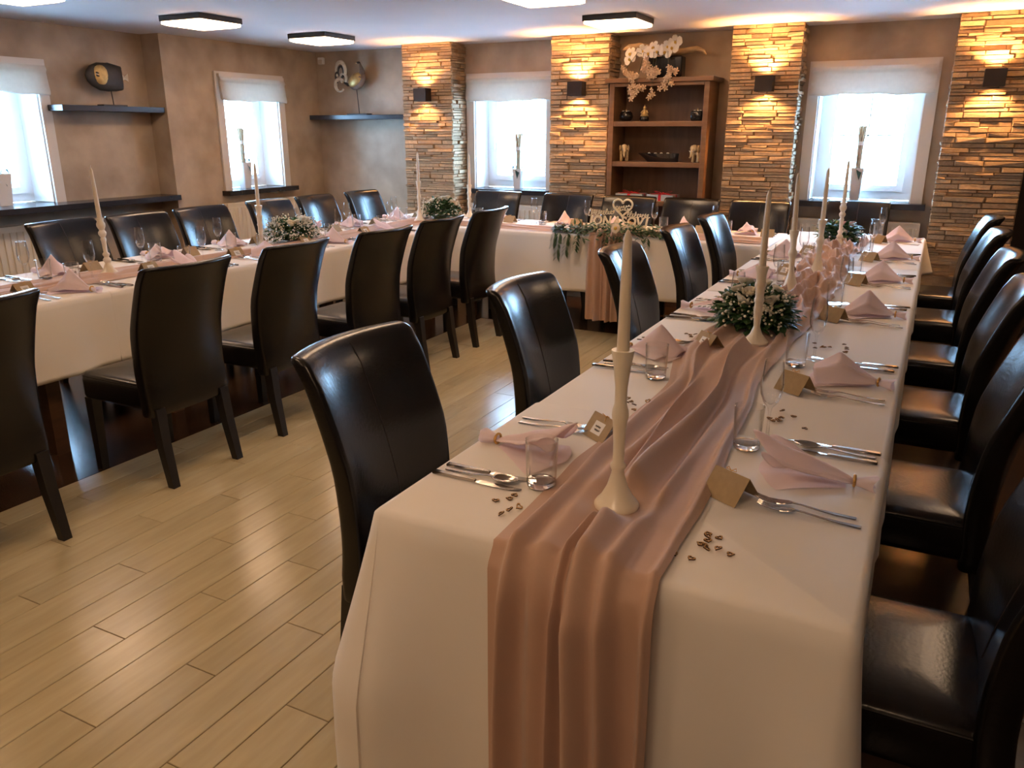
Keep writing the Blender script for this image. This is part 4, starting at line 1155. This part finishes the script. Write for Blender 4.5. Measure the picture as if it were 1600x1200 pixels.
def elephant(loc, rz, label):
    b = MB()
    b.ellipsoid((0, 0, .098), (.040, .058, .043), 16, 10)
    b.ellipsoid((0, -.064, .115), (.030, .032, .032), 14, 9)
    for sx in (-1, 1):
        for sy in (-.036, .036): b.tube([(sx*.024, sy, .09), (sx*.025, sy, .045), (sx*.025, sy-.003, 0)], [.019, .015, .016], 8)
    b.tube([(0, -.085, .108), (0, -.106, .085), (0, -.110, .055), (.0, -.118, .036), (0, -.132, .044)], [.015, .012, .009, .0075, .006], 8)
    b.tube([(0, .055, .112), (0, .066, .09), (0, .068, .06)], [.005, .004, .003], 6)
    root = empty('carved_elephant', loc, rz)
    o = b.build('body', M['ele'], root, smooth=math.radians(180))
    rm = o.modifiers.new('r', 'REMESH'); rm.mode = 'VOXEL'; rm.voxel_size = .005; rm.use_smooth_shade = True
    for sx in (-1, 1):
        e = MB(); e.ellipsoid((sx*.036, -.052, .112), (.010, .020, .028), 10, 7); e.build('ear', M['ele'], root, smooth=True)
        MB().tube([(sx*.012, -.088, .098), (sx*.015, -.108, .090), (sx*.015, -.120, .098)], [.004, .0035, .0015], 6).build('tusk', M['ivory'], root)
    tag(root, label, 'elephant figurine', 'carved elephants on the bookcase')
elephant((-2.52, 7.10, 1.255), .35, 'pale carved elephant at the left end of the middle shelf')
elephant((-1.845, 7.09, 1.255), -.35, 'pale carved elephant at the right end of the middle shelf')
bo = empty('boat_bowl', (-2.18, 7.06, 1.255)); tag(bo, 'black boat-shaped bowl on the middle shelf between the elephants', 'bowl')
rings = []
for z, L, w, sh in ((0, .14, .045, .03), (.03, .155, .058, .015), (.072, .185, .075, -.012), (.068, .172, .062, -.012), (.035, .14, .045, .012)):
    rings.append([(sh+L*(1 if c > 0 else -1)*abs(c)**.8, w*s_, z) for c, s_ in [(math.cos(2*PI*k/24), math.sin(2*PI*k/24)) for k in range(24)]])
MB().loft(rings).build('hull', M['blackgloss'], bo, smooth=True)
for k in range(4): MB().ellipsoid((-.09+k*.055, -.015+.01*(k % 2), .068), (.014, .014, .012), 8, 6).build('pebble', M['ivory'], bo)
def gift(loc, rz, label):
    root = empty('gift_box', loc, rz); x, y, z = .125, .075, .052
    rbox(MB(), -x, x, -y, y, 0, z, .003).build('box', M['gift'], root)
    rb = MB(); rb.box(-.013, .013, -y-.001, y+.001, -.0, z+.0015); rb.box(-x-.001, x+.001, -.011, .011, 0.0, z+.0016); rb.build('ribbon', M['ribbon'], root)
    for s_ in (-1, 1):
        def f(u, v, s_=s_):
            a = u*PI; return (s_*(.004+.075*math.sin(a*.5)*(.3+.7*math.sin(a))+ .06*u*(1-u)), -.016+.032*v+.01*s_, z+.004+.024*math.sin(a))
        w_ = MB().grid(f, 12, 2).build('bow_loop', M['ribbon'], root, smooth=math.radians(180))
        so = w_.modifiers.new('t', 'SOLIDIFY'); so.thickness = .001
        t = MB(); t.tube([(s_*.004, 0, z+.006), (s_*.05, -.03, z+.006), (s_*.095, -.045, z+.004)], [.006, .005, .003], 5); t.build('ribbon_tail', M['ribbon'], root)
    MB().ellipsoid((0, 0, z+.010), (.012, .012, .010), 8, 6).build('knot', M['ribbon'], root)
    tag(root, label, 'gift', 'gift boxes with red bows')
gift((-2.435, 7.10, .925), .0, 'silver-grey gift box with red bow, on the left of the lower shelf')
gift((-2.135, 7.08, .925), -.12, 'silver-grey gift box with red bow, on the right of the lower shelf')

# orchid arrangement on the bookcase
oa = empty('orchid_arrangement', (-2.19, 7.08, 1.94)); tag(oa, 'white orchids with driftwood and dried flowers in a dark vase on the bookcase', 'flowers')
rbox(MB(), -.12, .17, -.06, .07, 0, .17, .012).build('vase', M['blackgloss'], oa)
rings = []; dp = [(-.36, -.03, .235, .006), (-.31, -.03, .255, .022), (-.22, -.02, .258, .030), (-.08, 0, .225, .034), (.05, .02, .20, .032), (.17, .02, .21, .026), (.27, .01, .225, .020), (.33, 0, .205, .014), (.355, 0, .175, .006)]
MB().tube([p[:3] for p in dp], [p[3] for p in dp], 10).build('driftwood', M['drift'], oa, smooth=True)
def orchid_mesh():
    b = MB()
    for a, L, w in ((PI/2, .038, .015), (PI/2+2.15, .036, .013), (PI/2-2.15, .036, .013), (.05, .040, .024), (PI-.05, .040, .024)):
        c, s_ = math.cos(a), math.sin(a)
        vs = [(c*.004, 0, s_*.004)]
        for t, ww in ((.35, .8), (.7, 1), (.95, .55)):
            vs += [(c*L*t-s_*w*ww, -.006*t*(1 if t < .8 else .5), s_*L*t+c*w*ww), (c*L*t+s_*w*ww, -.006*t*(1 if t < .8 else .5), s_*L*t-c*w*ww)]
        b.add(vs, [(0, 1, 2), (1, 3, 4, 2), (3, 5, 6, 4)])
    return b.mesh('orchid_bloom', M['orchid'])
OM = orchid_mesh(); OL = MB().ellipsoid((0, -.010, -.004), (.007, .010, .009), 8, 6).mesh('lip', M['yellow'])
r = random.Random(8)
for (x, z, y) in ((-.26, .195, -.10), (-.27, .155, -.09), (-.155, .215, -.10), (-.10, .19, -.12), (-.06, .235, -.10), (-.02, .20, -.12), (.045, .195, -.12), (.05, .235, -.10), (.10, .225, -.11), (.115, .275, -.09)):
    o = link('orchid_bloom', OM, oa); o.location = (x, y, z); o.rotation_euler = (r.uniform(-.3, .1), r.uniform(-.5, .5), r.uniform(-.5, .5)); o.scale = (1.5,)*3
    q = link('lip', OL, o)
def dried_mesh():
    b = MB(); r = random.Random(4)
    for k in range(5):
        a = 2*PI*k/5
        b.tube([(0, 0, 0), (.012*math.cos(a), -.004, .012*math.sin(a)), (.020*math.cos(a+.3), -.002, .020*math.sin(a+.3))], [.003, .006, .004], 5)
    return b.mesh('dried_flower', M['dried'])
DM = dried_mesh()
for (cx, cz, n) in ((-.27, .06, 4), (-.21, -.01, 6), (-.16, -.08, 6), (-.20, -.12, 4), (-.10, .10, 5), (-.06, .05, 7), (.0, .06, 5), (.12, .05, 5), (.10, -.02, 5), (.06, -.06, 3), (-.04, -.13, 3)):
    for k in range(int(n*1.6)):
        o = link('dried_flower', DM, oa); o.location = (cx+r.gauss(0, .022), -.175+r.gauss(0, .012), cz+r.gauss(0, .022)); o.rotation_euler = (r.uniform(-.6, .6), r.uniform(0, 6), r.uniform(-.6, .6)); o.scale = (1.25,)*3
st = MB()
for (x0, x1, zz) in ((-.10, -.27, .03), (-.08, -.18, -.10), (-.05, -.04, -.15), (.05, .10, -.06), (.0, -.02, .03)):
    st.tube([(x0, -.03, .17), ((x0+x1)/2, -.15, .20), (x1, -.172, zz+.05), (x1, -.172, zz)], .0022, 5)
st.build('stems', M['stem'], oa)

# ------------------------------------------------------------------ wall shelves and sculptures
def wshelf(loc, rz, L, D, H, label):
    root = empty('wall_shelf', loc, rz)
    rbox(MB(), -L/2, L/2, -D, 0, -H, 0, .002).build('board', M['shelfdark'], root); tag(root, label, 'shelf', 'dark wall shelves')
wshelf((XN, 4.765, 1.71), PI/2, .97, .20, .045, 'dark floating shelf in the window niche carrying the fish')
wshelf((-5.46, YW, 1.672), 0, 1.26, .20, .045, 'dark floating shelf in the corner carrying the bird')
# fish: local x along its length (head at -x), seen from -y
fi = empty('fish_sculpture', (XN+.11, 4.80, 1.71), PI/2); tag(fi, 'dark and gold fish sculpture on a rod, on the niche shelf', 'sculpture')
rbox(MB(), -.115, .115, -.04, .04, 0, .012, .002).build('base', M['bronze'], fi)
MB().tube([(.012, 0, .01), (.002, 0, .16)], .004, 6).build('rod', M['bronze'], fi)
rings = []
for t, hh, ww in ((-.215, .004, .004), (-.20, .045, .018), (-.165, .080, .03), (-.10, .108, .036), (-.02, .112, .036), (.06, .105, .03), (.11, .095, .02), (.125, .088, .012)):
    zc = .228 - .012*(t+.05)*2 
    rings.append([(t, ww*math.cos(2*PI*k/20), zc+hh*math.sin(2*PI*k/20)) for k in range(20)])
bd = MB().loft(rings).build('body', M['bronze'], fi, smooth=True)
fc = MB().ellipsoid((-.085, -.018, .237), (.080, .024, .082), 18, 10).build('face_disc', M['gold'], fi, smooth=True)
MB().ellipsoid((-.132, -.033, .243), (.017, .010, .006), 10, 6, Matrix.Rotation(.25, 3, 'Y')).build('mouth', M['ivory'], fc)
for z in (.255, .232): MB().ellipsoid((-.128, -.036, z), (.017, .008, .0075), 10, 6, Matrix.Rotation(.25, 3, 'Y')).build('lip', M['bronze'], fc)
MB().loft([[(.11, -.006, .27), (.11, .006, .27), (.11, .006, .20), (.11, -.006, .20)], [(.15, -.004, .24), (.15, .004, .24), (.15, .004, .218), (.15, -.004, .218)], [(.185, -.003, .268), (.185, .003, .268), (.185, .003, .198), (.185, -.003, .198)]]).build('tail', M['ivory'], fi)
MB().loft([[(-.04, -.005, .335), (-.04, .005, .335), (.13, .005, .30), (.13, -.005, .30)], [(.0, -.003, .342), (.0, .003, .342), (.125, .003, .318), (.125, -.003, .318)]]).build('dorsal_fin', M['bronze'], fi)
# bird
bi = empty('bird_sculpture', (-5.50, YW-.10, 1.672)); tag(bi, 'gold-bodied bird sculpture with ringed tail on a rod, on the corner shelf', 'sculpture')
rbox(MB(), -.13, .13, -.045, .045, 0, .014, .002).build('base', M['bronze'], bi)
MB().tube([(.0, 0, .012), (-.018, 0, .25)], .0045, 6).build('rod', M['bronze'], bi)
rot = Matrix.Rotation(-.55, 3, 'Y')
MB().ellipsoid((0, 0, .335), (.115, .042, .075), 18, 12, rot).build('body', M['bronze2'], bi, smooth=True)
MB().ellipsoid((-.012, -.022, .345), (.098, .034, .060), 16, 10, rot).build('wing', M['gold'], bi, smooth=True)
MB().tube([(.045, 0, .37), (.065, 0, .43), (.045, 0, .485), (.035, 0, .505)], [.05, .030, .014, .013], 12).build('neck', M['bronze2'], bi, smooth=True)
MB().ellipsoid((.022, 0, .512), (.024, .013, .012), 12, 8).build('head', M['bronze'], bi, smooth=True)
MB().tube([(.0, 0, .512), (-.022, 0, .505)], [.006, .001], 6).build('beak', M['gold'], bi)
def ring_(cx, cz, rx, rz_, th, a0, a1, m, nm):
    n = 20; MB().tube([(cx+rx*math.cos(a0+(a1-a0)*k/n), .0, cz+rz_*math.sin(a0+(a1-a0)*k/n)) for k in range(n+1)], [th*(.55+.45*math.sin(PI*min(1, .15+k/n))) for k in range(n+1)], 8).build(nm, M[m], bi, smooth=True)
ring_(-.215, .445, .062, .082, .020, -.5, 3.9, 'ivory', 'tail_feather'); ring_(-.235, .30, .058, .062, .019, .6, 5.6, 'ivory', 'tail_feather'); ring_(-.185, .365, .040, .044, .015, -.9, 4.3, 'ivory', 'tail_feather')
ring_(-.21, .43, .036, .055, .014, -1.5, 4.0, 'bronze', 'tail_curl'); ring_(-.262, .375, .02, .05, .014, 1.0, 4.6, 'bronze', 'tail_curl')
MB().tube([(-.17, 0, .325), (-.13, 0, .30), (-.08, 0, .31)], [.012, .016, .02], 8).build('tail_root', M['bronze'], bi)
# motion detector
de = empty('motion_detector', (-6.03, YW-.001, 2.225)); tag(de, 'white motion detector high in the corner beside the bird', 'detector')
rbox(MB(), -.035, .035, -.04, 0, -.035, .035, .008).build('housing', M['white'], de)
rbox(MB(), -.028, .028, -.050, -.038, -.03, .012, .006).build('lens', M['casing'], de)

# ------------------------------------------------------------------ orchids in pots on the sills
def sill_pot(loc, rz, label, seed, h=.26, w=.05, lf=1):
    root = empty('potted_orchid', loc, rz); r = random.Random(seed)
    rings = [[(s_*x, s_*y, z) for x, y in rr(w, w, .012, 1, 3)] for z, s_ in ((0, .72), (.01, .75), (h, 1.0), (h, .93), (h-.02, .90))]
    MB().loft(rings).build('pot', M['pot'], root, smooth=math.radians(40))
    MB().lathe([(.040, h-.025), (.038, h-.008), (.0, h-.004)], 12).build('bark', M['soil'], root)
    for k in range(7):
        a = 2*PI*k/7; MB().tube([(.014*math.cos(a), .014*math.sin(a), h-.02), (.016*math.cos(a+.5), .016*math.sin(a+.5), h+.16), (.025*math.cos(a+.8), .025*math.sin(a+.8), h+.33+r.uniform(-.01, .01))], .0075, 5).build('reed', M['stick'], root)
    MB().lathe([(.025, h+.18), (.025, h+.21)], 10, cap0=False, cap1=False).build('binding', M['paper'], root)
    for k, (a, L, up) in enumerate(((.15, .10, .4), (.1, .07, -.5), (PI-.3, .07, .2), (-1.3, .05, -.3))):
        m_ = MB()
        c, s_ = math.cos(a), math.sin(a)
        def f(u, v, c=c, s_=s_, L=L, up=up):
            q = .03+v*L*.8; w_ = (u*2-1)*.022*math.sin(PI*min(1, v*.9+.1))
            return (c*q-s_*w_, s_*q+c*w_, h-.005+up*.06*v+.05*math.sin(v*2.2)*(1 if up > 0 else .3)-.09*v*v+abs(u*2-1)*.006)
        m_.grid(f, 4, 8).build('leaf', M['orchidleaf'], root, smooth=math.radians(180))
    tag(root, label, 'potted plant', 'potted orchids on the window sills')
SZ = .961
sill_pot((-.59, YW+.10, SZ), .05, 'white pot with tied reeds on the sill of the window right of the bookcase', 1)
sill_pot((-3.725, YW+.10, SZ), 0, 'white pot with tied reeds on the sill of the window left of the bookcase', 2, h=.19, w=.05)
sill_pot((XL-.10, 6.20, SZ), PI/2, 'white pot with tied reeds on the sill of the left window near the corner', 3, h=.25, w=.056)
sill_pot((XN-.05, 3.83, SZ), PI/2, 'white pot on the niche sill, cut by the left picture edge', 4, h=.24, w=.07)
